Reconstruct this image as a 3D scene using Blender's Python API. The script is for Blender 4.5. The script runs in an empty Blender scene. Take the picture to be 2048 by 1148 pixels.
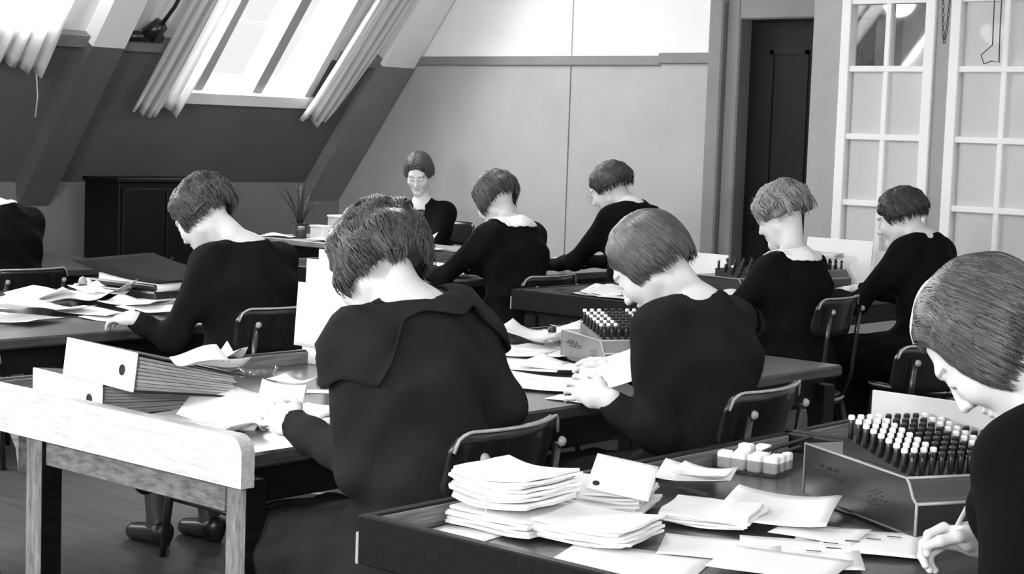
import bpy, math, random
import numpy as np
from mathutils import Vector, Matrix
random.seed(7); RNG = np.random.default_rng(7)
S = bpy.context.scene
COL = S.collection
PI = math.pi

# ------------------------------------------------------------------ camera
CAM_H = 1.45; FPX = 3491.8
YAW, PITCH, ROLL = 0.715067, 0.0879296, 0.0345534
_f = np.array([-math.sin(YAW)*math.cos(PITCH), math.cos(YAW)*math.cos(PITCH), -math.sin(PITCH)])
_r = np.array([math.cos(YAW), math.sin(YAW), 0.0]); _u = np.cross(_r, _f)
_R = math.cos(ROLL)*_r + math.sin(ROLL)*_u
_U = -math.sin(ROLL)*_r + math.cos(ROLL)*_u
cam_d = bpy.data.cameras.new('camera'); cam = bpy.data.objects.new('camera', cam_d); COL.objects.link(cam)
cam_d.sensor_fit = 'HORIZONTAL'; cam_d.sensor_width = 36.0; cam_d.lens = 36.0*FPX/2048.0
cam_d.clip_start = 0.05; cam_d.clip_end = 200
cam.matrix_world = Matrix(((_R[0], _U[0], -_f[0], 0), (_R[1], _U[1], -_f[1], 0), (_R[2], _U[2], -_f[2], CAM_H), (0, 0, 0, 1)))
S.camera = cam
C0 = np.array([0, 0, CAM_H])
def ray(x, y): return _f + (x-1024)/FPX*_R - (y-574)/FPX*_U
def at(x, y, d): return C0 + d*ray(x, y)                     # survey: photo point at a known depth
def atz(x, y, z): r = ray(x, y); return C0 + (z-CAM_H)/r[2]*r   # ... at a known height
def atY(x, y, Y): r = ray(x, y); return C0 + Y/r[1]*r           # ... on a wall

# ------------------------------------------------------------------ light
S.view_settings.view_transform = 'Standard'; S.view_settings.look = 'None'
S.view_settings.gamma = 1.0; S.view_settings.use_curve_mapping = False
S.view_settings.exposure = 0.12
w = bpy.data.worlds.new('overcast'); S.world = w; w.use_nodes = True
w.node_tree.nodes['Background'].inputs[0].default_value = (1, 1, 1, 1)
w.node_tree.nodes['Background'].inputs[1].default_value = 1.0
SLOPE_A = math.radians(52); KX, KZ = -9.12, 1.056
DS = np.array([math.cos(SLOPE_A), 0, math.sin(SLOPE_A)]); NS = np.array([math.sin(SLOPE_A), 0, -math.cos(SLOPE_A)])  # NS into room
def slope_pt(s, Y, off=0): return np.array([KX, Y, KZ]) + s*DS + off*NS
BAYS = [(6.64, 7.86), (4.50, 5.72), (2.36, 3.58), (0.22, 1.44), (-1.92, -0.70), (-4.06, -2.84)]
def area_light(name, loc, direction, sx, sy, power):
    l = bpy.data.lights.new(name, 'AREA'); l.shape = 'RECTANGLE'; l.size = sx; l.size_y = sy; l.energy = power
    o = bpy.data.objects.new(name, l); COL.objects.link(o); o.location = loc
    o.rotation_euler = Vector(direction).to_track_quat('-Z', 'Y').to_euler()
    return o
for i, (a, b) in enumerate(BAYS):
    area_light('skylight_daylight', slope_pt(1.62 if i == 0 else 1.75, (a+b)/2, -0.16), NS, 1.28, 1.95, 260 if i else 130)
area_light('end_fill_light', (-0.2, -5.25, 1.9), (0, 1, 0), 5.5, 1.95, 300)  # soft fill added behind the camera, no window known there
area_light('photo_lamp', (-3.4, -0.8, 1.9), (-0.15, 1, -0.08), 0.30, 0.30, 88)
area_light('photo_lamp', (0.7, -0.9, 2.0), (-0.7, 0.75, -0.08), 0.30, 0.30, 88)

# ------------------------------------------------------------------ materials
MATS = {}
def mat(name, v, rough=0.6, spec=0.4, noise=0.0, scale=8.0, stretch=(1, 1, 1), bump=0.0, bscale=None, attr=None, translucent=0.0, coat=0.0, coord='Object', v2=None):
    if name in MATS: return MATS[name]
    m = bpy.data.materials.new(name); m.use_nodes = True; nt = m.node_tree; N = nt.nodes; L = nt.links
    b = N['Principled BSDF']; b.inputs['Roughness'].default_value = rough; b.inputs['Specular IOR Level'].default_value = spec
    b.inputs['Coat Weight'].default_value = coat; b.inputs['Coat Roughness'].default_value = 0.15
    b.inputs['Base Color'].default_value = (v, v, v, 1)
    tc = N.new('ShaderNodeTexCoord'); mp = N.new('ShaderNodeMapping'); L.new(tc.outputs[coord], mp.inputs[0]); mp.inputs['Scale'].default_value = stretch
    col = None
    if noise > 0 or v2 is not None:
        n = N.new('ShaderNodeTexNoise'); n.inputs['Scale'].default_value = scale; n.inputs['Detail'].default_value = 6; n.inputs['Roughness'].default_value = 0.65
        L.new(mp.outputs[0], n.inputs['Vector'])
        r = N.new('ShaderNodeValToRGB'); L.new(n.outputs[0], r.inputs[0])
        lo = v*(1-noise); hi = v*(1+noise) if v2 is None else v2
        r.color_ramp.elements[0].position = 0.32; r.color_ramp.elements[0].color = (lo, lo, lo, 1)
        r.color_ramp.elements[1].position = 0.68; r.color_ramp.elements[1].color = (hi, hi, hi, 1)
        col = r.outputs[0]
    if attr:
        a = N.new('ShaderNodeAttribute'); a.attribute_name = attr
        mx = N.new('ShaderNodeMix'); mx.data_type = 'RGBA'; mx.blend_type = 'MULTIPLY'; mx.inputs[0].default_value = 1.0
        if col: L.new(col, mx.inputs[6])
        else: mx.inputs[6].default_value = (v, v, v, 1)
        L.new(a.outputs['Color'], mx.inputs[7]); col = mx.outputs[2]
    if col: L.new(col, b.inputs['Base Color'])
    if bump > 0:
        n2 = N.new('ShaderNodeTexNoise'); n2.inputs['Scale'].default_value = bscale or scale*6; n2.inputs['Detail'].default_value = 4
        L.new(mp.outputs[0], n2.inputs['Vector'])
        bp = N.new('ShaderNodeBump'); bp.inputs['Strength'].default_value = bump; bp.inputs['Distance'].default_value = 0.004
        L.new(n2.outputs[0], bp.inputs['Height']); L.new(bp.outputs[0], b.inputs['Normal'])
    if translucent > 0:
        t = N.new('ShaderNodeBsdfTranslucent'); t.inputs[0].default_value = (v, v, v, 1)
        ms = N.new('ShaderNodeMixShader'); ms.inputs[0].default_value = translucent
        L.new(b.outputs[0], ms.inputs[1]); L.new(t.outputs[0], ms.inputs[2]); L.new(ms.outputs[0], N['Material Output'].inputs[0])
    MATS[name] = m; return m
def glass_mat(name, v=0.95, gloss=0.06, diffuse=0.0, dv=0.7):
    m = bpy.data.materials.new(name); m.use_nodes = True; nt = m.node_tree; N = nt.nodes; L = nt.links
    N.remove(N['Principled BSDF'])
    t = N.new('ShaderNodeBsdfTransparent'); t.inputs[0].default_value = (v, v, v, 1)
    g = N.new('ShaderNodeBsdfGlossy'); g.inputs['Roughness'].default_value = 0.03
    ms = N.new('ShaderNodeMixShader'); ms.inputs[0].default_value = gloss; L.new(t.outputs[0], ms.inputs[1]); L.new(g.outputs[0], ms.inputs[2])
    out = ms.outputs[0]
    if diffuse > 0:
        d = N.new('ShaderNodeBsdfDiffuse'); d.inputs[0].default_value = (dv, dv, dv, 1)
        m2 = N.new('ShaderNodeMixShader'); m2.inputs[0].default_value = diffuse; L.new(out, m2.inputs[1]); L.new(d.outputs[0], m2.inputs[2]); out = m2.outputs[0]
    L.new(out, N['Material Output'].inputs[0]); return m
M_white = mat('white_wall_paint', 0.80, 0.7, 0.2, 0.03, 3)
M_gray = mat('gray_wall_paint', 0.40, 0.6, 0.3, 0.06, 2.5, bump=0.05)
M_slope = mat('dark_slope_paint', 0.12, 0.6, 0.3, 0.08, 2.5, bump=0.05)
M_trim = mat('gray_trim_paint', 0.20, 0.5, 0.4, 0.08, 4)
M_raf = mat('dark_rafter_paint', 0.11, 0.5, 0.4, 0.08, 4); M_knee = mat('knee_wall_paint', 0.20, 0.6, 0.3, 0.06, 3)
M_ltrim = mat('pale_trim_paint', 0.33, 0.5, 0.4, 0.06, 4)
M_wtrim = mat('white_trim_paint', 0.82, 0.45, 0.4, 0.02, 4)
M_door = mat('black_door_paint', 0.005, 0.5, 0.2, 0.2, 5)
M_floor = mat('worn_floor_boards', 0.055, 0.55, 0.35, 0.35, 3, (1, 9, 1), 0.1)
M_dwood = mat('dark_stained_wood', 0.005, 0.42, 0.22, 0.45, 5, (14, 1.2, 14), 0.08)
M_top = mat('polished_dark_desktop', 0.05, 0.28, 0.5, 0.4, 5, (14, 1.2, 14), 0.03, coat=0.3)
M_rimwood = mat('worn_rim_wood', 0.13, 0.4, 0.4, 0.6, 6, (20, 1.0, 30), 0.1)
M_pale = mat('pale_raw_wood', 0.52, 0.6, 0.3, 0.22, 6, (2, 14, 14), 0.12)
M_worn = mat('worn_gray_wood', 0.14, 0.65, 0.3, 0.55, 7, (3, 10, 10), 0.2)
M_wornv = mat('worn_gray_leg_wood', 0.16, 0.65, 0.3, 0.5, 7, (10, 10, 2.0), 0.2)
M_chair = mat('dark_varnished_chair_wood', 0.009, 0.3, 0.5, 0.3, 8, (6, 6, 2), 0.03, coat=0.4)
M_edge = mat('worn_highlit_edge', 0.34, 0.35, 0.5, 0.2, 30)  # pale edge wear; on chair backs also caught light, as colour
M_steel = mat('worn_steel', 0.3, 0.35, 0.6)
M_black = mat('black_enamel', 0.012, 0.3, 0.5)
M_paper = mat('white_paper', 0.80, 0.75, 0.2, 0.03, 9)
M_paper2 = mat('off_white_paper', 0.68, 0.75, 0.2, 0.06, 7)
M_card = mat('grey_card', 0.5, 0.75, 0.2, 0.08, 7)
M_pages = mat('paper_edges', 0.40, 0.8, 0.2, 0.5, 5, (1, 1, 120))
M_ink = mat('black_ink', 0.02, 0.6, 0.2)
M_curtain = mat('white_curtain_cloth', 0.82, 0.8, 0.1, 0.03, 5, translucent=0.45)
M_skin = mat('skin', 0.60, 0.5, 0.35, 0.03, 20, attr='tone', bump=0.04, bscale=250)
M_lace = mat('white_lace', 0.85, 0.85, 0.1, 0.05, 60)
M_glass = glass_mat('window_glass')
M_frost = glass_mat('frosted_pane', 0.9, 0.04, 0.93, 0.62)
M_clear = glass_mat('clear_pane', 0.9, 0.10)
M_tray = glass_mat('clear_tray', 0.82, 0.14)
M_leaf = mat('dark_leaf', 0.03, 0.5, 0.4, 0.3, 20)
M_mach = mat('grey_metal_box', 0.02, 0.3, 0.5, 0.45, 4, coat=0.35)
M_mach2 = mat('pale_grey_metal_box', 0.16, 0.35, 0.5, 0.3, 4, coat=0.2)
M_peg = mat('black_peg', 0.015, 0.3, 0.5)
M_pegw = mat('white_peg_cap', 0.75, 0.5, 0.3)
M_gold = mat('faint_dark_print', 0.012, 0.4, 0.5)
M_bin = mat('dark_bin', 0.03, 0.45, 0.4, 0.3, 9)

# ------------------------------------------------------------------ mesh helpers
def link(o, parent=None):
    COL.objects.link(o)
    if parent is not None: o.parent = parent
    return o
def mobj(name, me, m, parent=None, loc=None, smooth=False):
    if m is not None: me.materials.clear(); me.materials.append(m)
    if smooth: me.shade_smooth()
    o = bpy.data.objects.new(name, me); link(o, parent)
    if loc is not None: o.location = loc
    return o
def tag(o, label=None, cat=None, group=None, kind=None):
    if label: o['label'] = label
    if cat: o['category'] = cat
    if group: o['group'] = group
    if kind: o['kind'] = kind
    return o
def empty(name, loc=(0, 0, 0), rz=0.0, label=None, cat=None, group=None):
    o = bpy.data.objects.new(name, None); link(o); o.location = loc; o.rotation_euler = (0, 0, rz); o.empty_display_size = 0.1
    return tag(o, label, cat, group)
class MB:
    def __init__(s): s.v = []; s.f = []
    def add(s, V, F):
        n = len(s.v); s.v += [tuple(map(float, p)) for p in V]; s.f += [tuple(i+n for i in q) for q in F]; return s
    def box(s, a, b, bev=0.0):
        x0, y0, z0 = a; x1, y1, z1 = b
        if bev <= 0:
            V = [(x, y, z) for z in (z0, z1) for y in (y0, y1) for x in (x0, x1)]
            return s.add(V, [(0, 2, 3, 1), (4, 5, 7, 6), (0, 1, 5, 4), (2, 6, 7, 3), (0, 4, 6, 2), (1, 3, 7, 5)])
        e = min(bev, (x1-x0)/2.01, (y1-y0)/2.01, (z1-z0)/2.01)
        # chamfered box: three loops of quads
        V = []
        for z, i in ((z0, e), (z0+e, 0), (z1-e, 0), (z1, e)):
            xa, xb, ya, yb = x0+i, x1-i, y0+i, y1-i
            c = e if i == 0 else e*0.4
            V += [(xa+c, ya, z), (xb-c, ya, z), (xb, ya+c, z), (xb, yb-c, z), (xb-c, yb, z), (xa+c, yb, z), (xa, yb-c, z), (xa, ya+c, z)]
        F = [tuple(range(7, -1, -1)), tuple(range(24, 32))]
        for l in range(3):
            for k in range(8): F.append((l*8+k, l*8+(k+1) % 8, l*8+8+(k+1) % 8, l*8+8+k))
        return s.add(V, F)
    def tube(s, pts, rad, n=10, cap=True):
        pts = [Vector(p) for p in pts]; m = len(pts)
        rads = rad if isinstance(rad, (list, tuple)) else [rad]*m
        V = []; prev = None
        for i, p in enumerate(pts):
            t = (pts[min(i+1, m-1)] - pts[max(i-1, 0)]).normalized()
            if prev is None:
                a = t.orthogonal().normalized()
            else:
                a = (prev - t*prev.dot(t)).normalized()
            prev = a; b = t.cross(a)
            for k in range(n):
                q = 2*PI*k/n; V.append(p + (a*math.cos(q)+b*math.sin(q))*rads[i])
        F = [(i*n+k, i*n+(k+1) % n, (i+1)*n+(k+1) % n, (i+1)*n+k) for i in range(m-1) for k in range(n)]
        if cap: F += [tuple(range(n-1, -1, -1)), tuple(range((m-1)*n, m*n))]
        return s.add(V, F)
    def lathe(s, prof, c=(0, 0, 0), n=24, cap=True):
        V = []
        for r, z in prof:
            for k in range(n): q = 2*PI*k/n; V.append((c[0]+r*math.cos(q), c[1]+r*math.sin(q), c[2]+z))
        m = len(prof)
        F = [(i*n+k, i*n+(k+1) % n, (i+1)*n+(k+1) % n, (i+1)*n+k) for i in range(m-1) for k in range(n)]
        if cap: F += [tuple(range(n-1, -1, -1)), tuple(range((m-1)*n, m*n))]
        return s.add(V, F)
    def prism(s, poly, axis_a, axis_b, axis_n, org, t):
        # polygon in (a,b) plane extruded t along n
        A, B, Nn, O = map(lambda q: np.array(q, float), (axis_a, axis_b, axis_n, org))
        k = len(poly); V = [O+A*p[0]+B*p[1] for p in poly] + [O+A*p[0]+B*p[1]+Nn*t for p in poly]
        F = [tuple(range(k-1, -1, -1)), tuple(range(k, 2*k))] + [(i, (i+1) % k, k+(i+1) % k, k+i) for i in range(k)]
        return s.add(V, F)
    def surf(s, fn, nu, nv, thick=0.0):
        # grid surface fn(u,v)->point, with thickness along the local normal
        P = [[np.array(fn(i/nu, j/nv), float) for j in range(nv+1)] for i in range(nu+1)]
        idx = lambda i, j: i*(nv+1)+j
        V = [P[i][j] for i in range(nu+1) for j in range(nv+1)]
        F = [(idx(i, j), idx(i+1, j), idx(i+1, j+1), idx(i, j+1)) for i in range(nu) for j in range(nv)]
        if thick:
            n = len(V); V2 = []
            for i in range(nu+1):
                for j in range(nv+1):
                    du = P[min(i+1, nu)][j]-P[max(i-1, 0)][j]; dv = P[i][min(j+1, nv)]-P[i][max(j-1, 0)]
                    nn = np.cross(du, dv); nn /= (np.linalg.norm(nn)+1e-12); V2.append(P[i][j]-nn*thick)
            F2 = [tuple(n+k for k in q[::-1]) for q in F]
            B = [idx(i, 0) for i in range(nu+1)] + [idx(nu, j) for j in range(1, nv+1)] + [idx(i, nv) for i in range(nu-1, -1, -1)] + [idx(0, j) for j in range(nv-1, 0, -1)]
            k = len(B); F3 = [(B[(i+1) % k], B[i], n+B[i], n+B[(i+1) % k]) for i in range(k)]
            V = V+V2; F = F+F2+F3
        return s.add(V, F)
    def mesh(s, name='mesh'):
        me = bpy.data.meshes.new(name); me.from_pydata(s.v, [], s.f); me.update(); return me
    def build(s, name, m, parent=None, smooth=False, loc=None):
        return mobj(name, s.mesh(name), m, parent, loc, smooth)
def box(name, a, b, m, parent=None, bev=0.0):
    return MB().box(a, b, bev).build(name, m, parent)
def struct(o): o['kind'] = 'structure'; return o

# ------------------------------------------------------------------ room
YW = 8.6; FL_Y0 = -5.0; X_R = 3.0
struct(box('floor', (-10.2, FL_Y0, -0.05), (X_R, YW+2.5, 0.0), M_floor))
RAILZ0, RAILZ1 = 1.885, 1.945
seams = [atY(1140, 250, YW)[0], atY(1325, 250, YW)[0]]
door_x0 = atY(1441, 100, YW)[0]
def xleft(z): return KX-0.05 if z < KZ else KX-0.05+(z-KZ)/math.tan(SLOPE_A)
def wall_piece(name, x1, z0, z1, y, t, m, parent=None):      # left edge follows the knee wall and the roof slope
    zz = [z0]+([KZ] if z0 < KZ < z1 else [])+[z1]
    return MB().prism([(xleft(z), z) for z in zz]+[(x1, z1), (x1, z0)], (1, 0, 0), (0, 0, 1), (0, 1, 0), (0, y, 0), t).build(name, m, parent)
wb = struct(wall_piece('wall_back', door_x0, 0, 3.2, YW, 0.12, M_gray))
xs = [xleft(0), seams[0], seams[1], door_x0]
for i in range(3):
    pr = 0.012 if i < 2 else 0.045
    if i == 0:
        wall_piece('panel', xs[1]-0.004, 0.0, RAILZ0+0.02, YW-pr, pr, M_gray, wb); wall_piece('panel', xs[1]-0.004, RAILZ0+0.02, 3.2, YW-pr, pr, M_white, wb); continue
    box('panel', (xs[i]+0.004, YW-pr, 0.0), (xs[i+1]-0.004, YW, RAILZ0+0.02), M_gray, wb, 0.004)
    box('panel', (xs[i]+0.004, YW-pr, RAILZ0+0.02), (xs[i+1]-0.004, YW, 3.2), M_white, wb, 0.004)
t1 = MB(); t1.box((xleft(RAILZ0), YW-0.035, RAILZ0), (seams[1], YW-0.012, RAILZ1), 0.006)
struct(t1.build('trim_1', M_trim))
t2 = MB(); t2.box((seams[1]-0.005, YW-0.07, RAILZ0+0.01), (door_x0+0.01, YW-0.045, RAILZ1+0.015), 0.006)
struct(t2.build('trim_2', M_trim))
# knee wall
wl = struct(box('wall_left', (KX-0.12, FL_Y0, 0), (KX, YW, KZ), M_knee))
# slope with window openings, lower (dark) and upper (white) halves
def slab(mb, s0, s1, y0, y1, th=0.10):
    P = [slope_pt(s0, y0), slope_pt(s1, y0), slope_pt(s1, y1), slope_pt(s0, y1)]
    Q = [p - NS*th for p in P]
    mb.add(P+Q, [(0, 1, 2, 3), (7, 6, 5, 4), (0, 4, 5, 1), (1, 5, 6, 2), (2, 6, 7, 3), (3, 7, 4, 0)])
WS0, WS1 = 0.715, 2.5; SR = (RAILZ0-KZ)/math.sin(SLOPE_A); WSB = lambda a: WS0 if a > 6 else SR+0.09
lo, hi = MB(), MB(); STOP = 2.75
yc = FL_Y0
for (a, b) in sorted(BAYS):
    slab(lo, 0, SR, yc, a); slab(hi, SR, STOP, yc, a); slab(lo, 0, min(WSB(a), SR), a, b); slab(hi, WS1, STOP, a, b); yc = b
    if a < 6: slab(hi, SR, WSB(a), a, b)
slab(lo, 0, SR, yc, YW); slab(hi, SR, STOP, yc, YW)
struct(lo.build('wall_slope', M_slope)); struct(hi.build('wall_slope_upper', M_white))
zt = slope_pt(STOP, 0)[2]; xt = slope_pt(STOP, 0)[0]
struct(box('ceiling', (xt-0.05, FL_Y0, zt), (-1.2, YW, zt+0.08), M_white))
# rail along the slope
n = 3
def slope_bar(name, s, y0, y1, hs, off, m, parent=None):
    P = [slope_pt(s-hs, y0), slope_pt(s+hs, y0), slope_pt(s+hs, y1), slope_pt(s-hs, y1)]
    Q = [p+NS*off for p in P]
    mb = MB().add(P+Q, [(3, 2, 1, 0), (4, 5, 6, 7), (0, 1, 5, 4), (1, 2, 6, 5), (2, 3, 7, 6), (3, 0, 4, 7)])
    return mb.build(name, m, parent)
yc = FL_Y0
for (a, b) in [q for q in sorted(BAYS) if q[0] > 6]+[(YW, YW)]:
    if a-yc > 0.08: struct(slope_bar('trim_%d' % n, SR+0.035, yc, a-0.06 if a < YW else YW, 0.04, 0.05, M_trim)); n += 1
    yc = b+0.06
# rafters
def rafter(idx, y0, y1, dep):
    for s0, s1, m in ((-0.9, SR+0.035, M_trim if idx == 0 else M_raf), (SR+0.035, STOP, M_white)):
        P = [slope_pt(s0, y0, -0.02), slope_pt(s1, y0, -0.02), slope_pt(s1, y1, -0.02), slope_pt(s0, y1, -0.02)]
        Q = [slope_pt(s0, y0+0.02, dep), slope_pt(s1, y0+0.02, dep), slope_pt(s1, y1-0.02, dep), slope_pt(s0, y1-0.02, dep)]
        struct(MB().add(P+Q, [(3, 2, 1, 0), (4, 5, 6, 7), (0, 1, 5, 4), (1, 2, 6, 5), (2, 3, 7, 6), (3, 0, 4, 7)]).build('trim_rafter', m))
rafter(0, 8.25, YW-0.012, 0.08)
for yy in (5.93, 3.79, 1.65, -0.49): rafter(1, yy, yy+0.26, 0.09)
# windows
for i, (a, b) in enumerate(BAYS):
    w0 = WSB(a)
    root = struct(empty('window_%d' % (i+1), slope_pt(w0, a)))
    def wbar(name, s0, s1, y0, y1, o0, o1, m):
        P = [slope_pt(s0, y0, o0), slope_pt(s1, y0, o0), slope_pt(s1, y1, o0), slope_pt(s0, y1, o0)]
        Q = [slope_pt(s0, y0, o1), slope_pt(s1, y0, o1), slope_pt(s1, y1, o1), slope_pt(s0, y1, o1)]
        o = MB().add(P+Q, [(3, 2, 1, 0), (4, 5, 6, 7), (0, 1, 5, 4), (1, 2, 6, 5), (2, 3, 7, 6), (3, 0, 4, 7)]).build(name, m)
        o.parent = root; o.matrix_parent_inverse = Matrix.Translation(root.location).inverted(); return o
    wbar('sill', w0-0.045, w0+0.04, a-0.02, b+0.02, -0.10, 0.035, M_wtrim)
    wbar('frame', w0+0.04, WS1, a, a+0.06, -0.12, 0.02, M_ltrim)
    wbar('frame', w0+0.04, WS1, b-0.06, b, -0.12, 0.02, M_ltrim)
    ym = [a+0.06, a+(b-a)*0.235, a+(b-a)*0.63, b-0.06]
    for q in (1, 2): wbar('mullion', w0+0.04, WS1, ym[q]-0.04, ym[q]+0.04, -0.11, 0.0, M_ltrim)
    for q in range(3):
        for s0, s1, oo in ((w0+0.04, max(1.24, w0+0.5), -0.075), (max(1.22, w0+0.48), WS1, -0.085)):
            wbar('pane', s0, s1, ym[q], ym[q+1], oo, oo-0.004, M_glass)
# curtains
def curtain(y_top0, y_top1, y_bot0, y_bot1, s_bot, label, nfold, seed, droop=0.05):
    r = random.Random(seed); ph = r.random()*6
    def fn(u, v):
        s = s_bot + (STOP-0.25-s_bot)*v + 0.03*(1-v)*math.sin(9*u+ph) - droop*(1-v)*abs(math.sin(3*u+ph))*0.5
        y0 = y_bot0+(y_top0-y_bot0)*v**0.8; y1 = y_bot1+(y_top1-y_bot1)*v**0.8
        y = y0+(y1-y0)*u
        off = 0.075+0.028*math.sin(2*PI*nfold*u+ph+1.2*math.sin(3*v))+0.012*math.sin(2*PI*nfold*2.3*u+2*v) + 0.03*(1-v)
        return slope_pt(s, y, off)
    o = MB().surf(fn, 60, 26, 0.002).build('curtain', M_curtain, smooth=True)
    return tag(o, label, 'curtain')
curtain(6.54, 6.82, 6.40, 6.74, 0.66, 'white cloth curtain gathered along left side of large skylight', 4, 1)
curtain(7.92, 8.24, 7.78, 8.03, 0.65, 'white cloth curtain gathered along right side of large skylight', 4, 2)
curtain(4.75, 5.68, 4.60, 5.67, 0.93, 'white cloth curtain hanging at upper left corner of room', 11, 3)
# door in the back wall
dx0 = atY(1488, 100, YW)[0]; dx1 = dx0+0.86; dz = 2.15
dr = struct(empty('door_1', (dx0, YW, 0)))
def dpart(name, a, b, m, bev=0.0):
    o = box(name, (a[0]-dx0, a[1]-YW, a[2]), (b[0]-dx0, b[1]-YW, b[2]), m, dr, bev); return o
dpart('jamb', (door_x0-0.03, YW-0.09, 0), (door_x0+0.07, YW+0.10, dz+0.12), M_trim, 0.01)
dpart('jamb', (door_x0+0.07, YW-0.05, 0), (dx0, YW+0.10, dz+0.12), M_trim, 0.01)
dpart('lintel', (dx0, YW-0.06, dz), (dx1+0.1, YW+0.1, dz+0.12), M_trim, 0.01)
leaf = dpart('door_leaf', (dx0, YW+0.07, 0), (dx1, YW+0.11, dz), M_door)
for (a, b, c, d) in ((0.14, 0.40, 0.25, 0.95), (0.48, 0.74, 0.25, 0.95), (0.14, 0.40, 1.1, 1.98), (0.48, 0.74, 1.1, 1.98)):
    mb = MB(); y = 0.062
    mb.box((a, y, c), (b, y+0.012, c+0.025)); mb.box((a, y, d-0.025), (b, y+0.012, d)); mb.box((a, y, c), (a+0.025, y+0.012, d)); mb.box((b-0.025, y, c), (b, y+0.012, d))
    mb.build('panel_moulding', M_door, dr)
hb = MB(); hb.tube([(0.06, 0.07, 1.03), (0.06, 0.02, 1.03), (0.17, 0.02, 1.03)], 0.011); hb.box((0.04, 0.06, 0.93), (0.08, 0.07, 1.13), 0.003)
hb.build('door_handle', M_black, dr, True)
struct(box('wall_back_door_top', (door_x0, YW, dz+0.12), (dx1+0.1, YW+0.12, 3.2), M_white))
struct(box('wall_back_right', (-9.0, 10.2, 0), (X_R, 10.32, 3.2), M_gray)); struct(box('wall_side', (dx1+0.02, YW+0.12, 0), (dx1+0.1, 10.2, 3.2), M_gray)); struct(box('wall_back_stub', (dx1, YW, 0), (dx1+0.1, YW+0.12, dz+0.12), M_trim))
# unseen end wall behind the camera; its windows are added to hold the fill light
WF0, WF1 = -3.0, 2.6
wf_ = struct(box('wall_front', (KX, FL_Y0-0.12, 0), (X_R, FL_Y0, 0.9), M_gray))
box('upper_wall', (KX, FL_Y0-0.12, 2.9), (X_R, FL_Y0, 3.3), M_white, wf_); box('side_wall', (KX, FL_Y0-0.12, 0.9), (WF0, FL_Y0, 2.9), M_white, wf_); box('side_wall', (WF1, FL_Y0-0.12, 0.9), (X_R, FL_Y0, 2.9), M_white, wf_)
we = struct(empty('window_%d' % (len(BAYS)+1), (WF0, FL_Y0, 0.9)))
for k in range(5):
    xk = (WF1-WF0)*k/4; box('mullion', (xk-0.04, -0.1, 0), (xk+0.04, 0.0, 2.0), M_wtrim, we)
    if k < 4: box('pane', (xk+0.04, -0.06, 0.0), (xk+(WF1-WF0)/4-0.04, -0.055, 2.0), M_glass, we)
# glazed partition
YP = 8.15
px0 = atY(1617, 250, YP)[0]
def PX(x, y=250): return atY(x, y, YP)[0]
def PZ(y, x=1770): return atY(x, y, YP)[2]
wp = struct(empty('wall_partition', (px0, YP, 0)))
def pp(name, x0, x1, z0, z1, y0, y1, m, bev=0.004, parent=None):
    return box(name, (x0-px0, y0, z0), (x1-px0, y1, z1), m, parent or wp, bev)
wA0, wA1 = PX(1676, 250), PX(1862, 250); wB0 = PX(1893, 250); wB1 = wB0+(wA1-wA0)*1.55
pp('post', px0, wA0, 0, 3.0, 0, 0.09, M_ltrim); pp('post', wA1, wB0, 0, 3.0, 0.0, 0.09, M_ltrim)
pp('board', wA0, wA1, 0, 0.70, 0.02, 0.07, M_ltrim); pp('board', wB0, wB1, 0, 0.70, 0.02, 0.07, M_ltrim)
zr = [PZ(138), PZ(275), PZ(409)]; dzp = (zr[0]-zr[2])/2; zs = [zr[2]-dzp, zr[2], zr[1], zr[0], zr[0]+dzp, zr[0]+2*dzp]
win_n = len(BAYS)+1
for (a, b, cols) in ((wA0, wA1, 2), (wB0, wB1, 3)):
    fw = 0.055; cw = (b-a-2*fw)/cols
    pp('frame', a, a+fw, 0.70, 3.0, -0.02, 0.06, M_wtrim); pp('frame', b-fw, b, 0.70, 3.0, -0.02, 0.06, M_wtrim)
    pp('frame', a+fw, b-fw, 0.70, zs[0]+0.02, -0.02, 0.06, M_wtrim)
    for k in range(1, cols): pp('muntin', a+fw+cw*k-0.015, a+fw+cw*k+0.015, zs[0], zs[5], -0.01, 0.05, M_wtrim)
    for j in range(1, 6): pp('muntin', a+fw, b-fw, zs[j]-0.016, zs[j]+0.016, -0.012, 0.052, M_wtrim)
    for j in range(5):
        for k in range(cols):
            pp('pane', a+fw+cw*k+0.015, a+fw+cw*(k+1)-0.015, zs[j]+0.016, zs[j+1]-0.016, 0.018, 0.022, M_clear if (j == 3 and cols == 2) else M_frost, 0)
pp('top_rail', wA0, wB1, 3.0, 3.1, 0, 0.09, M_ltrim)
struct(box('wall_right_end', (wB1, YP, 0), (X_R, YP+0.09, 3.1), M_ltrim))

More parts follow.
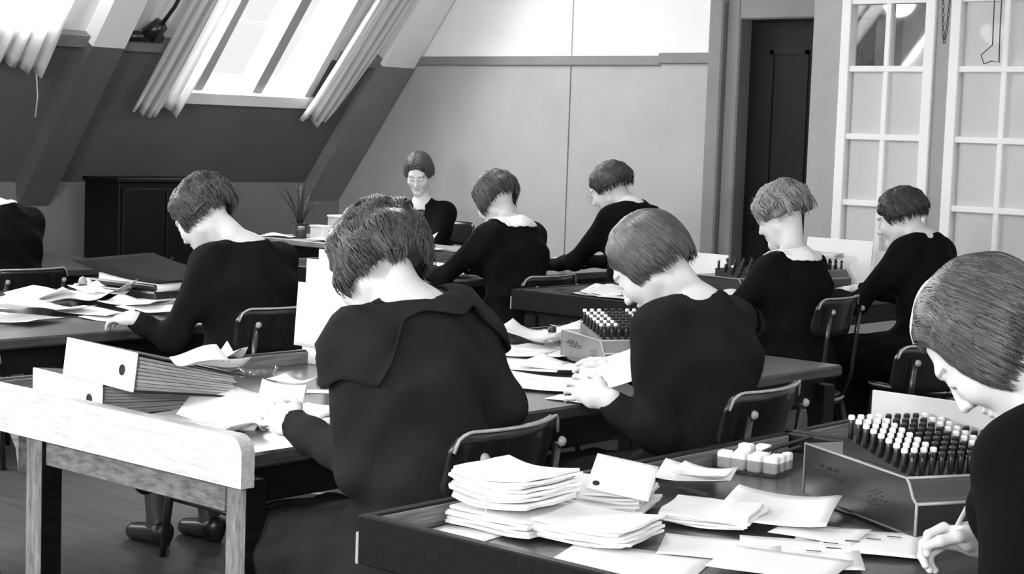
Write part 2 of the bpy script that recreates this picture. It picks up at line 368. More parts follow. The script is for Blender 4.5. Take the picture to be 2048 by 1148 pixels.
# ------------------------------------------------------------------ signed distance modelling
class Field:
    def __init__(s, lo, hi, h):
        s.lo = np.array(lo, float); s.h = h; s.n = np.ceil((np.array(hi)-s.lo)/h).astype(int)+1
        s.D = np.full(tuple(s.n), 1.0, np.float32)
    def sub(s, a, b):
        i0 = np.clip(np.floor((np.array(a)-s.lo)/s.h).astype(int), 0, s.n); i1 = np.clip(np.ceil((np.array(b)-s.lo)/s.h).astype(int)+1, 0, s.n)
        if np.any(i1 <= i0): return None
        sl = tuple(slice(p, q) for p, q in zip(i0, i1))
        g = [(s.lo[k]+s.h*np.arange(i0[k], i1[k])).astype(np.float32) for k in range(3)]
        return sl, g[0][:, None, None], g[1][None, :, None], g[2][None, None, :]
    def op(s, prim, k=0.02, mode='u', pad=None):
        fn, a, b = prim; pad = pad or k+3*s.h
        q = s.sub(np.array(a)-pad, np.array(b)+pad)
        if q is None: return s
        sl, X, Y, Z = q; d = fn(X, Y, Z); D = s.D[sl]
        if mode == 'u':
            hh = np.maximum(k-np.abs(D-d), 0)/max(k, 1e-6); s.D[sl] = np.minimum(D, d)-hh*hh*k*0.25
        else:
            e = -d; hh = np.maximum(k-np.abs(D-e), 0)/max(k, 1e-6); s.D[sl] = np.maximum(D, e)+hh*hh*k*0.25
        return s
    def sample(s, P):
        q = (P-s.lo)/s.h; q = np.clip(q, 0.001, s.n-1.002); i = q.astype(int); f = q-i; D = s.D; o = 0
        for dx in (0, 1):
            for dy in (0, 1):
                for dz_ in (0, 1):
                    wgt = (f[:, 0] if dx else 1-f[:, 0])*(f[:, 1] if dy else 1-f[:, 1])*(f[:, 2] if dz_ else 1-f[:, 2])
                    o = o+wgt*D[i[:, 0]+dx, i[:, 1]+dy, i[:, 2]+dz_]
        return o
    def grad(s, P):
        e = s.h; g = np.stack([s.sample(P+np.eye(3)[k]*e)-s.sample(P-np.eye(3)[k]*e) for k in range(3)], 1)/(2*e)
        return g/(np.linalg.norm(g, axis=1, keepdims=True)+1e-6)
    def mesh(s):
        D = s.D; ins = D < 0; nx, ny, nz = D.shape
        c = np.zeros((nx-1, ny-1, nz-1), np.int8)
        for dx in (0, 1):
            for dy in (0, 1):
                for dz_ in (0, 1): c += ins[dx:nx-1+dx, dy:ny-1+dy, dz_:nz-1+dz_]
        act = np.argwhere((c > 0) & (c < 8))
        if len(act) == 0: return np.zeros((0, 3)), np.zeros((0, 4), int)
        idx = np.full(c.shape, -1, np.int32); idx[tuple(act.T)] = np.arange(len(act))
        cor = [(x, y, z) for x in (0, 1) for y in (0, 1) for z in (0, 1)]
        val = np.stack([D[act[:, 0]+x, act[:, 1]+y, act[:, 2]+z] for x, y, z in cor], 1)
        acc = np.zeros((len(act), 3)); cnt = np.zeros(len(act))
        for i in range(8):
            for j in range(i+1, 8):
                if sum(abs(a-b) for a, b in zip(cor[i], cor[j])) != 1: continue
                m_ = (val[:, i] < 0) != (val[:, j] < 0)
                t = np.where(m_, val[:, i]/(val[:, i]-val[:, j]+1e-12), 0)[:, None]
                acc += np.where(m_[:, None], np.array(cor[i])+t*(np.array(cor[j])-np.array(cor[i])), 0); cnt += m_
        V = s.lo+s.h*(act+acc/cnt[:, None]); Fs = []
        for ax in range(3):
            A = np.take(ins, range(0, D.shape[ax]-1), ax); B = np.take(ins, range(1, D.shape[ax]), ax)
            e = np.argwhere(A != B); o1, o2 = (ax+1) % 3, (ax+2) % 3
            ok = (e[:, o1] > 0) & (e[:, o2] > 0) & (e[:, o1] < D.shape[o1]-1) & (e[:, o2] < D.shape[o2]-1); e = e[ok]
            q = []
            for a, b in ((1, 1), (0, 1), (0, 0), (1, 0)):
                g = e.copy(); g[:, o1] -= a; g[:, o2] -= b; q.append(idx[tuple(g.T)])
            q = np.stack(q, 1); fl = ~A[tuple(e.T)]; q[fl] = q[fl][:, ::-1]; Fs.append(q)
        F = np.concatenate(Fs); F = F[(F >= 0).all(1)]
        return V, F
def ell(c, r, R=None):
    c = np.array(c, float); r = np.array(r, float)
    def fn(X, Y, Z):
        x, y, z = X-c[0], Y-c[1], Z-c[2]
        if R is not None:
            x, y, z = (R[0, 0]*x+R[1, 0]*y+R[2, 0]*z, R[0, 1]*x+R[1, 1]*y+R[2, 1]*z, R[0, 2]*x+R[1, 2]*y+R[2, 2]*z)
        k0 = np.sqrt((x/r[0])**2+(y/r[1])**2+(z/r[2])**2); k1 = np.sqrt((x/r[0]**2)**2+(y/r[1]**2)**2+(z/r[2]**2)**2)
        return k0*(k0-1)/np.maximum(k1, 1e-6)
    m = r if R is None else np.full(3, r.max())
    return fn, c-m, c+m
def cone(a, b, ra, rb, side=None, wd=1.0):
    a = np.array(a, float); b = np.array(b, float); ba = b-a; L2 = max(ba@ba, 1e-9)
    if side is not None: side = np.array(side, float)/np.linalg.norm(side)
    def fn(X, Y, Z):
        x, y, z = X-a[0], Y-a[1], Z-a[2]
        t = np.clip((x*ba[0]+y*ba[1]+z*ba[2])/L2, 0, 1); x, y, z = x-t*ba[0], y-t*ba[1], z-t*ba[2]
        q = x*x+y*y+z*z
        if side is not None:
            sd = x*side[0]+y*side[1]+z*side[2]; q = q-sd*sd*(1-1/(wd*wd))
        return np.sqrt(np.maximum(q, 1e-12))-(ra+(rb-ra)*t)
    r = max(ra, rb)*max(wd, 1); return fn, np.minimum(a, b)-r, np.maximum(a, b)+r
def rx(a): c, s = math.cos(a), math.sin(a); return np.array([[1, 0, 0], [0, c, -s], [0, s, c]])
def ry(a): c, s = math.cos(a), math.sin(a); return np.array([[c, 0, s], [0, 1, 0], [-s, 0, c]])
def rz(a): c, s = math.cos(a), math.sin(a); return np.array([[c, -s, 0], [s, c, 0], [0, 0, 1]])
def arr_mesh(name, V, F, tone=None):
    me = bpy.data.meshes.new(name); me.from_pydata(V.tolist(), [], F.tolist()); me.update(); me.shade_smooth()
    if tone is not None:
        at_ = me.color_attributes.new('tone', 'FLOAT_COLOR', 'POINT')
        c = np.ones((len(V), 4), np.float32); c[:, :3] = tone[:, None]; at_.data.foreach_set('color', c.ravel())
    return me
def hand_prims(Wp, d, nrm, mirror, curls, spread=1.0, thumb_in=0.5, sc=1.0):
    """palm and five fingers; d along the hand, nrm out of the palm, mirror +1 right / -1 left"""
    d = np.array(d, float); d /= np.linalg.norm(d); nrm = np.array(nrm, float); nrm -= d*(nrm@d); nrm /= np.linalg.norm(nrm)
    lat = np.cross(d, nrm)*mirror            # towards the thumb
    P = []; Wp = np.array(Wp, float)
    def pt(a, l, n_): return Wp+(d*a+lat*l+nrm*n_)*sc
    P.append((cone(pt(-0.03, 0, 0), pt(0.02, 0, 0), 0.023*sc, 0.024*sc, lat, 1.25), 0.012))
    P.append((cone(pt(0.02, 0.004, 0), pt(0.075, 0, -0.002), 0.0155*sc, 0.0125*sc, lat, 2.5), 0.014))
    P.append((ell(pt(0.035, 0.024, 0.01), np.array([0.016, 0.016, 0.024])*sc), 0.012))
    fing = [(0.031, 0.066, 0.0088), (0.0105, 0.076, 0.009), (-0.0105, 0.07, 0.0086), (-0.030, 0.056, 0.0076)]
    for i, (l0, ln, r) in enumerate(fing):
        p = pt(0.08-abs(l0)*0.18, l0, -0.002); ang = 0.0; cv = curls[i]
        dd = d+lat*l0*2.2*spread; dd /= np.linalg.norm(dd)
        for k, (fr, b) in enumerate(((0.44, 0.35), (0.32, 0.4), (0.24, 0.25))):
            ang += cv*b; v = dd*math.cos(ang)+nrm*math.sin(ang); q = p+v*ln*fr*1.05*sc
            P.append((cone(p, q, r*sc*(1-0.09*k), r*sc*(0.91-0.09*k)), 0.0035)); p = q
    p = pt(0.022, 0.03, 0.006); v = d*0.72+lat*0.62*(1-0.5*thumb_in)+nrm*0.45*thumb_in
    for k, ln in enumerate((0.038, 0.03, 0.024)):
        v = v/np.linalg.norm(v); q = p+v*ln*sc; P.append((cone(p, q, (0.0115-0.0012*k)*sc, (0.0105-0.0013*k)*sc), 0.006)); p = q
        v = v+d*0.35-lat*0.35*thumb_in+nrm*0.1*thumb_in
    return P
def ik(Sh, Wr, L1, L2, pole):
    v = Wr-Sh; L = np.linalg.norm(v); u = v/L; L = min(L, (L1+L2)*0.995)
    a = (L1*L1-L2*L2+L*L)/(2*L); hgt = math.sqrt(max(L1*L1-a*a, 0)); p = np.array(pole, float); p = p-u*(p@u); p /= np.linalg.norm(p)
    return Sh+u*a+p*hgt
def person(label, face, seat, Nw, Hw, hp, hy=0.0, hr=0.0, hair=None, wl=None, wr=None, hl=None, hrr=None, dress_m=None, neck=None, collar=None,
           fine=0.004, hfine=0.0035, pl=None, pr_=None, seat_z=0.47, glasses=False, el=None, er=None, sh_w=0.152, cape=False, strands=700, lapw=True, bodyfat=1.0):
    """face: heading of the chest (deg, about z; 0 = +Y). seat: floor point below the pelvis. All targets in world metres."""
    A = math.radians(face); Rw = rz(A); org = np.array([seat[0], seat[1], 0.0])
    loc = lambda p: Rw.T@(np.array(p, float)-org)
    root = empty('person', org, A, label, 'person', 'office workers at the desks')
    Nk = loc(Nw); Hc = loc(Hw); Pv = np.array([0, 0, seat_z+0.085])
    RH = rz(math.radians(hy))@rx(-math.radians(hp))@ry(math.radians(hr))
    sp = Nk-Pv; up = sp/np.linalg.norm(sp); sx = np.array([1.0, 0, 0]); sx -= up*(sx@up); sx /= np.linalg.norm(sx); fw = np.cross(up, sx)
    wst = Pv+sp*0.36-fw*0.015; chs = Pv+sp*0.72+fw*0.0
    ShL = Nk-up*0.075-sx*sh_w+fw*0.02; ShR = Nk-up*0.075+sx*sh_w+fw*0.02
    def arm(Sh, W, pole):
        W = np.array(loc(W)); v = W-Sh; L = np.linalg.norm(v); k = max(1.0, L/0.515)
        return ik(Sh, W, 0.275*k, 0.245*k, pole), W
    EL, WL = arm(ShL, wl, pl if pl is not None else (-0.7, -0.4, -0.8)); ER, WR = arm(ShR, wr, pr_ if pr_ is not None else (0.7, -0.4, -0.8))
    if el is not None: EL = loc(el)
    if er is not None: ER = loc(er)
    b = bodyfat
    def prims(g):
        P = [(ell(Pv+np.array([0, 0.0, 0.0]), (0.185*b+g, 0.15+g, 0.125+g)), 0.06),
             (cone(Pv, wst, 0.125*b+g, 0.108*b+g, sx, 1.3), 0.08), (cone(wst, chs, 0.108*b+g, 0.118*b+g, sx, 1.33), 0.08),
             (cone(chs, Nk-up*0.07, 0.118*b+g, 0.072+g, sx, 1.45), 0.06),
             (ell(chs+fw*0.075-up*0.03+sx*0.06, (0.06+g, 0.06+g, 0.06+g)), 0.05), (ell(chs+fw*0.075-up*0.03-sx*0.06, (0.06+g, 0.06+g, 0.06+g)), 0.05)]
        for Sh, E_, W_ in ((ShL, EL, WL), (ShR, ER, WR)):
            P += [(cone(Nk-up*0.05, Sh, 0.045+g, 0.052+g), 0.06), (cone(Sh, E_, 0.055+g, 0.045+g), 0.05), (cone(E_, W_, 0.046+g, 0.033+g), 0.025)]
        return P
    knees = []
    for sgn in (-1, 1):
        kn = np.array([sgn*0.085, 0.40, seat_z+0.055]); an = np.array([sgn*0.09, 0.36 if sgn < 0 else 0.30, 0.09]); knees.append((kn, an))
    # ---- dress
    lo = np.array([-0.5, -0.32, 0.15]); hi = np.array([0.5, 0.62, max(Nk[2]+0.12, 1.15)])
    pts = np.stack([Nk, EL, ER, WL, WR, ShL, ShR]); lo = np.minimum(lo, pts.min(0)-0.1); hi = np.maximum(hi[:3], np.append(pts.max(0)[:2]+0.1, 0))
    hi[2] = max(pts[:, 2].max()+0.1, 1.1)
    F = Field(lo, hi, 0.0085)
    for p, k in prims(0.0): F.op(p, k)
    for kn, an in knees:
        F.op(cone(Pv+np.array([kn[0]*0.8, 0.02, 0.0]), kn, 0.105, 0.078), 0.07); F.op(cone(kn, kn*np.array([1, 1, 0])+np.array([0, -0.02, 0.26]), 0.078, 0.09), 0.09)
    if lapw: F.op(cone(Pv+np.array([0, 0.1, 0.02]), np.array([0, 0.38, seat_z+0.05]), 0.09, 0.07, (1, 0, 0), 1.6), 0.08)
    # cloth folds
    g = [(F.lo[k]+F.h*np.arange(F.n[k])).astype(np.float32) for k in range(3)]; X, Y, Z = g[0][:, None, None], g[1][None, :, None], g[2][None, None, :]
    fold = 0.0042*np.sin(38*X+22*Z+5*np.sin(9*Z+4*Y))+0.0026*np.sin(55*(Y+0.6*Z)+4*np.sin(11*X))
    near = np.abs(F.D) < 0.05; F.D = np.where(near, F.D+fold.astype(np.float32), F.D)
    FD = Field(lo, hi, 0.0085); FD.D = F.D.copy()
    def drape(P, o_):
        P = np.array(P, float)
        for _ in range(5): P = P-FD.grad(P)*(FD.sample(P)-o_)[:, None]
        return P
    if neck is None: neck = [((0, 0.03, 0.02), (0.068, 0.075, 0.05))]
    for c, r in neck: F.op(ell(Nk+sx*c[0]+fw*c[1]+up*c[2], r, np.stack([sx, fw, up], 1)), 0.008, 's')
    for W_, E_ in ((WL, EL), (WR, ER)):     # cuffs end at the wrist
        v = (W_-E_)/np.linalg.norm(W_-E_); F.op(ell(W_+v*0.065, (0.062,)*3), 0.004, 's')
    V, Q = F.mesh(); mobj('dress', arr_mesh('dress', V, Q), dress_m, root)
    # ---- body : head, neck and chest (fine), hands (fine), trunk and legs
    VV, QQ, TT = [], [], []; off = 0
    def push(V, Q, T=None):
        nonlocal off
        VV.append(V); QQ.append(Q+off); TT.append(np.ones(len(V)) if T is None else T); off += len(V)
    toH = lambda p: RH.T@(np.array(p)-Hc); RS = RH.T@np.stack([sx, fw, up], 1)
    F = Field((-0.20, -0.23, -0.26), (0.20, 0.145, 0.145), fine)
    F.op(ell((0, -0.012, 0.043), (0.073, 0.093, 0.086)), 0.01); F.op(ell((0, 0.033, -0.02), (0.061, 0.060, 0.085)), 0.03)
    for s_ in (-1, 1):
        F.op(cone((s_*0.046, 0.0, -0.05), (s_*0.012, 0.072, -0.095), 0.027, 0.018), 0.03); F.op(ell((s_*0.038, 0.066, -0.028), (0.022, 0.022, 0.024)), 0.025)
    F.op(ell((0, 0.080, -0.096), (0.019, 0.017, 0.016)), 0.02)
    F.op(cone((-0.032, 0.08, 0.026), (0.032, 0.08, 0.026), 0.012, 0.012), 0.02)
    for s_ in (-1, 1):
        F.op(ell((s_*0.031, 0.102, 0.006), (0.018, 0.014, 0.011)), 0.012, 's'); F.op(ell((s_*0.031, 0.079, 0.004), (0.0155, 0.014, 0.012)), 0.004)
        F.op(ell((s_*0.0115, 0.1, -0.031), (0.0075, 0.010, 0.0075)), 0.006)
        F.op(ell((s_*0.074, -0.012, -0.006), (0.008, 0.018, 0.031), ry(s_*0.15)), 0.006)
    F.op(cone((0, 0.089, 0.02), (0, 0.113, -0.026), 0.0075, 0.0098), 0.010)
    F.op(ell((0, 0.092, -0.056), (0.021, 0.010, 0.0055)), 0.006); F.op(ell((0, 0.090, -0.067), (0.018, 0.0105, 0.0065)), 0.006)
    nb = toH(Nk-up*0.03+fw*0.005)
    F.op(cone((0, -0.034, -0.035), nb, 0.041, 0.043), 0.025)
    F.op(cone((0, 0.0, -0.07), nb+RS[:, 1]*0.03-RS[:, 2]*0.02, 0.027, 0.029), 0.025)
    for p, k in prims(-0.007)[3:]:
        fn, a_, b_ = p; cen = (a_+b_)/2; rad = np.linalg.norm(b_-a_)/2; cH = toH(cen)
        def fn2(X, Y, Z, fn=fn):
            x = RH[0, 0]*X+RH[0, 1]*Y+RH[0, 2]*Z+Hc[0]; y = RH[1, 0]*X+RH[1, 1]*Y+RH[1, 2]*Z+Hc[1]; z = RH[2, 0]*X+RH[2, 1]*Y+RH[2, 2]*Z+Hc[2]
            return fn(x, y, z)
        F.op((fn2, cH-rad, cH+rad), k)
    V, Q = F.mesh(); T = np.ones(len(V))
    lip = ((V[:, 0]/0.017)**2+((V[:, 2]+0.0615)/0.009)**2 < 1) & (V[:, 1] > 0.08); T[lip] = 0.78
    ax = np.abs(V[:, 0]); brow = (ax > 0.014) & (ax < 0.05) & (np.abs(V[:, 2]-(0.0275-0.25*np.maximum(ax-0.035, 0))) < 0.0038) & (V[:, 1] > 0.05); T[brow] = 0.45
    lash = (ax > 0.017) & (ax < 0.046) & (np.abs(V[:, 2]+0.0035+0.15*np.abs(ax-0.031)) < 0.002) & (V[:, 1] > 0.06); T[lash] = 0.2
    push(V@RH.T+Hc, Q, T)
    for Wp, spec, mir, E_ in ((WL, hl, -1, EL), (WR, hrr, 1, ER)):
        fa = (Wp-E_)/np.linalg.norm(Wp-E_); spec = spec or {}
        d = np.array(spec.get('d', fa)); nn = np.array(spec.get('n', (0, 0.2, -1)))
        d = d/np.linalg.norm(d)
        hpz = hand_prims(Wp+fa*0.012, d, nn, mir, spec.get('c', (0.7, 0.8, 0.9, 1.0)), spec.get('s', 1.0), spec.get('t', 0.5), 0.97)
        lo_ = np.min([p[1] for p, k in hpz], 0)-0.01; hi_ = np.max([p[2] for p, k in hpz], 0)+0.01
        F = Field(lo_, hi_, hfine)
        F.op(cone(Wp-fa*0.05, Wp+fa*0.012, 0.027, 0.0235), 0.01)
        for p, k in hpz: F.op(p, k)
        V, Q = F.mesh(); push(V, Q)
    lo2 = np.minimum(pts.min(0)-0.1, (-0.3, -0.25, 0.0)); hi2 = np.maximum(pts.max(0)+0.1, (0.3, 0.6, 0.8)); hi2[2] = Nk[2]-0.06
    F = Field(lo2, hi2, 0.016)
    for p, k in prims(-0.018): F.op(p, k)
    for kn, an in knees:
        F.op(cone(Pv+np.array([kn[0]*0.8, 0.02, 0]), kn, 0.075, 0.055), 0.05); F.op(cone(kn, an, 0.055, 0.036), 0.04); F.op(cone(an-np.array([0, 0.02, 0.04]), an+np.array([0, 0.10, -0.06]), 0.032, 0.026), 0.03)
    V, Q = F.mesh(); push(V, Q, np.full(len(V), 0.07))
    bm_ = arr_mesh('body', np.concatenate(VV), np.concatenate(QQ), np.concatenate(TT)); mobj('body', bm_, M_skin, root)
    # ---- shoes
    for kn, an in knees:
        F = Field(an+np.array([-0.08, -0.12, -0.1]), an+np.array([0.08, 0.22, 0.06]), 0.008)
        F.op(cone(an+np.array([0, -0.025, -0.045]), an+np.array([0, 0.12, -0.062]), 0.038, 0.03, (1, 0, 0), 1.15), 0.02); F.op(cone(an+np.array([0, -0.045, -0.03]), an+np.array([0, -0.045, -0.075]), 0.03, 0.02), 0.02)
        V, Q = F.mesh(); V[:, 2] = np.maximum(V[:, 2], 0.004); mobj('shoe', arr_mesh('shoe', V, Q), M_black, root)
    # ---- hair
    h = dict(vol=0.0, side=-0.045, back=-0.065, face=0.0, part=0.02, wave=0.0, v=0.05, curl=0.0, bun=False, roll=0.0, top=0.0, n=strands, rad=0.0016, fr=4.5, sidefwd=0.0, tip=1.0, clump=0.004, parting=False, rough=0.46, phi0=38, fore=False, tv=0.95)
    h.update(hair or {}); vol = h['vol']
    F = Field((-0.15, -0.20, -0.16), (0.15, 0.15, 0.19), max(fine, 0.004))
    F.op(ell((0, -0.014, 0.040), (0.081+vol, 0.101+vol, 0.090+vol*0.6+h['top'])), 0.01, 'u', 0.3)
    F.op(ell((0, -0.068-vol, -0.005), (0.070+vol, 0.043, 0.075)), 0.03)
    for s_ in (-1, 1):
        F.op(ell((s_*(0.066+vol*0.9), -0.004+h['sidefwd'], -0.012), (0.024, 0.055, 0.066)), 0.03)
        if h['roll']: F.op(cone((s_*(0.07+vol), 0.02+h['sidefwd'], h['side']+0.026), (s_*0.03, -0.105-vol, h['back']+0.03), h['roll'], h['roll']), 0.012)
    hs, hb_ = h['side'], h['back']
    g = [(F.lo[k]+F.h*np.arange(F.n[k])).astype(np.float32) for k in range(3)]; X, Y, Z = g[0][:, None, None], g[1][None, :, None], g[2][None, None, :]
    hem = hs+0.012+(hb_-hs)*np.clip((0.03-Y)/0.11, 0, 1)+0.004*np.sin(60*X+40*Y)
    F.D = np.maximum(F.D, (hem-Z).astype(np.float32)) if not h['bun'] else np.maximum(F.D, np.minimum((hem-Z), 1).astype(np.float32))
    F.op(ell((0, 0.128-h['face'], -0.047), (0.082, 0.088, 0.118)), 0.015, 's')
    F.op(ell((0, 0.128, 0.035), (0.070, 0.043+h['face']*0.4, 0.052)), 0.012, 's')
    if h['fore']: F.op(ell((-0.045, 0.098, 0.035), (0.045, 0.050, 0.050)), 0.010, 's')
    if h['wave']:
        wv = h['wave']*np.sin(70*Z+30*np.abs(X)+25*Y+3*np.sin(20*X)); near = np.abs(F.D) < 0.03; F.D = np.where(near, F.D+wv.astype(np.float32), F.D)
    if h['clump']:
        cl = h['clump']*(np.sin(85*X+20*Y+3*np.sin(30*Z))*np.sin(70*Y+35*X+2*np.sin(40*Z))); near = np.abs(F.D) < 0.03; F.D = np.where(near, F.D+cl.astype(np.float32), F.D)
    if h['bun']: F.op(ell((0, -0.115, -0.012), (0.042, 0.032, 0.038)), 0.012)
    V, Q = F.mesh(); HV = [V]; HQ = [Q]; HT = [np.full(len(V), 0.55)]; o2 = len(V)
    ns = h['n']
    if ns:
        t = RNG.random(ns); sd = np.where(RNG.random(ns) < 0.5+h['part']*2, -1.0, 1.0)
        xp = h['part']
        root_p = np.stack([np.full(ns, xp)*(1-0.5*t)+sd*0.002, 0.085-0.165*t, 0.10+0.045*np.sin(PI*t)-0.02*t], 1)
        ph0 = math.radians(h['phi0']); phi = ph0+(PI-ph0)*np.clip(t+RNG.normal(size=ns)*0.05, 0, 1)
        ey = -0.012+0.105*np.cos(phi); hz = hs+(hb_-hs)*np.clip((0.03-ey)/0.11, 0, 1)
        end_p = np.stack([sd*0.092*np.sin(phi), ey, hz+RNG.random(ns)*0.02+h['curl']*0.02], 1)
        if h['bun']: end_p = np.stack([sd*0.03*RNG.random(ns), np.full(ns, -0.12), RNG.random(ns)*0.05-0.03], 1)
        K = 15; path = []; ln = 0.82+0.2*RNG.random(ns); st = 0.04*RNG.random(ns)
        for j in range(K):
            u_ = (st+(ln-st)*j/(K-1))[:, None]; p = root_p*(1-u_)+end_p*u_; p = p+np.array([0, 0, 0.24])*(u_*(1-u_)); p[:, 0] += sd*0.20*np.sin(phi)*(u_*(1-u_))[:, 0]
            if h['wave']:
                p[:, 2] += h['wave']*1.3*np.sin(2*PI*h['fr']*u_[:, 0]+3*np.sin(phi*3)); p[:, 1] += h['wave']*1.3*np.cos(2*PI*h['fr']*u_[:, 0]+2*np.sin(phi*4)+1)
            for _ in range(6): p = p-F.grad(p)*np.clip(F.sample(p), -0.03, 0.03)[:, None]
            p = np.clip(p, (-0.14, -0.19, -0.15), (0.14, 0.14, 0.18))
            lift = 0.0006+0.0022*np.sin(9*phi+5*u_[:, 0]+2*sd)*0.5+0.0018*RNG.random(ns)
            if h['wave']: lift = lift+0.45*h['wave']*(1+np.sin(2*PI*h['fr']*u_[:, 0]+4*np.sin(phi*2.5)))
            if h['curl']: lift = lift+h['curl']*0.012*np.clip(u_[:, 0]-0.75, 0, 1)*4*np.sin(phi*6)**2
            path.append(p+F.grad(p)*lift[:, None])
        ext = path[-1]-path[-3]; ext /= np.linalg.norm(ext, axis=1, keepdims=True)+1e-6; ctr = np.array([0, -0.02, -0.04])-path[-1]; ctr[:, 2] = 0
        for j in (1, 2):
            path.append(path[K-1]+(ext*0.6+np.array([0, 0, -0.5])+ctr*2.0*j)*(0.005+0.009*RNG.random(ns))[:, None]*j*h['tip'])
        K += 2
        path = np.stack(path, 1)                                        # ns,K,3
        tan = np.gradient(path, axis=1); tan /= np.linalg.norm(tan, axis=2, keepdims=True)+1e-9
        ref = path-np.array([0, -0.01, 0.02]); ref /= np.linalg.norm(ref, axis=2, keepdims=True)
        bn = np.cross(tan, ref); bn /= np.linalg.norm(bn, axis=2, keepdims=True)+1e-9; nn = np.cross(bn, tan)
        tp = np.clip(1.25-np.abs(np.linspace(-0.75, 1, K))**3, 0.12, 1)[None, :, None]*(h['rad']*(0.7+0.6*RNG.random(ns)))[:, None, None]
        ring = np.stack([path+bn*tp*1.6, path+nn*tp, path-bn*tp*1.6, path-nn*tp*0.5], 2)   # ns,K,4,3
        SV = ring.reshape(-1, 3); base = (np.arange(ns)[:, None]*K+np.arange(K-1)[None, :])*4; base = base.reshape(-1)
        SQ = np.concatenate([np.stack([base+k, base+(k+1) % 4, base+4+(k+1) % 4, base+4+k], 1) for k in range(4)])
        ST = np.repeat(0.55+h['tv']*RNG.random(ns)**1.5, K*4); HV.append(SV); HQ.append(SQ+o2); HT.append(ST)
    if h['parting']:
        q = np.linspace(0.0, 0.72, 14); pp_ = np.stack([np.full(14, h['part'])*(1-0.5*q), 0.085-0.165*q, 0.10+0.045*np.sin(PI*q)-0.02*q], 1)
        for _ in range(6): pp_ = pp_-F.grad(pp_)*(F.sample(pp_)-0.0025)[:, None]
        MB().tube([RH@v_+Hc for v_ in pp_], [0.0035]*12+[0.002, 0.001], 8).build('parting', mat('scalp', 0.6, 0.6), root, True)
    V = np.concatenate(HV)@RH.T+Hc
    hv = h['v']; hm = mat('hair_%d' % int(hv*1000), hv, h['rough'], 0.45, attr='tone')
    mobj('hair', arr_mesh('hair', V, np.concatenate(HQ), np.concatenate(HT)), hm, root)
    # ---- collar
    fr = np.stack([sx, fw, up], 1)
    def draped(name, fn, nu, nv, off_in, off_out, m, th):
        P = np.array([Nk+fr@np.array(fn(i/nu, j/nv)) for i in range(nu+1) for j in range(nv+1)])
        vv = np.array([j/nv for i in range(nu+1) for j in range(nv+1)])
        G = drape(P, off_in+(off_out-off_in)*vv).reshape(nu+1, nv+1, 3)
        MB().surf(lambda u, v: G[int(round(u*nu)), int(round(v*nv))], nu, nv, -th).build(name, m, root, True)
    if collar == 'lace':
        def fn(u, v):
            a = 2*PI*u; w_ = 1+0.06*math.sin(a*19)*v
            return ((0.058+0.062*v*w_)*math.sin(a), 0.02-(0.060+0.052*v*w_)*math.cos(a), 0.02-0.055*v)
        draped('lace_collar', fn, 120, 6, 0.006, 0.010, M_lace, 0.003)
    if collar == 'band':
        def fn(u, v):
            a = 2*PI*u; return ((0.055+0.012*v)*math.sin(a), 0.02-(0.058+0.012*v)*math.cos(a), 0.02-0.03*v)
        draped('collar', fn, 48, 3, 0.005, 0.006, M_lace, 0.003)
    if cape:
        def fn(u, v):
            a = -2.3+4.6*u; ca, sa = math.cos(a), math.sin(a)
            drop = 0.02+0.125*min(max((abs(a)-0.55)/0.35, 0), 1)+0.012*math.sin(6*a)
            return ((0.100+0.125*v)*sa, 0.02-(0.075+0.06*v)*ca, 0.0-drop*v)
        draped('cape_collar', fn, 72, 14, 0.004, 0.017, dress_m, 0.004)
    if glasses:
        mb = MB(); cw = lambda p: RH@np.array(p)+Hc
        for s_ in (-1, 1):
            mb.tube([cw((s_*0.033+0.021*math.cos(q), 0.112, 0.004+0.019*math.sin(q))) for q in np.linspace(0, 2*PI, 17)], 0.0013, 6, False)
            mb.tube([cw((s_*0.054, 0.11, 0.008)), cw((s_*0.076, 0.04, 0.01)), cw((s_*0.08, -0.01, 0.004))], 0.0012, 6)
        mb.tube([cw((-0.012, 0.112, 0.006)), cw((0, 0.117, 0.01)), cw((0.012, 0.112, 0.006))], 0.0012, 6)
        mb.build('spectacles', M_steel, root)
    return root
def dressmat(v): return mat('dress_cloth_%d' % int(v*10000), v, 0.9, 0.06, 0.12, 12, bump=0.15, bscale=180)
#PART2

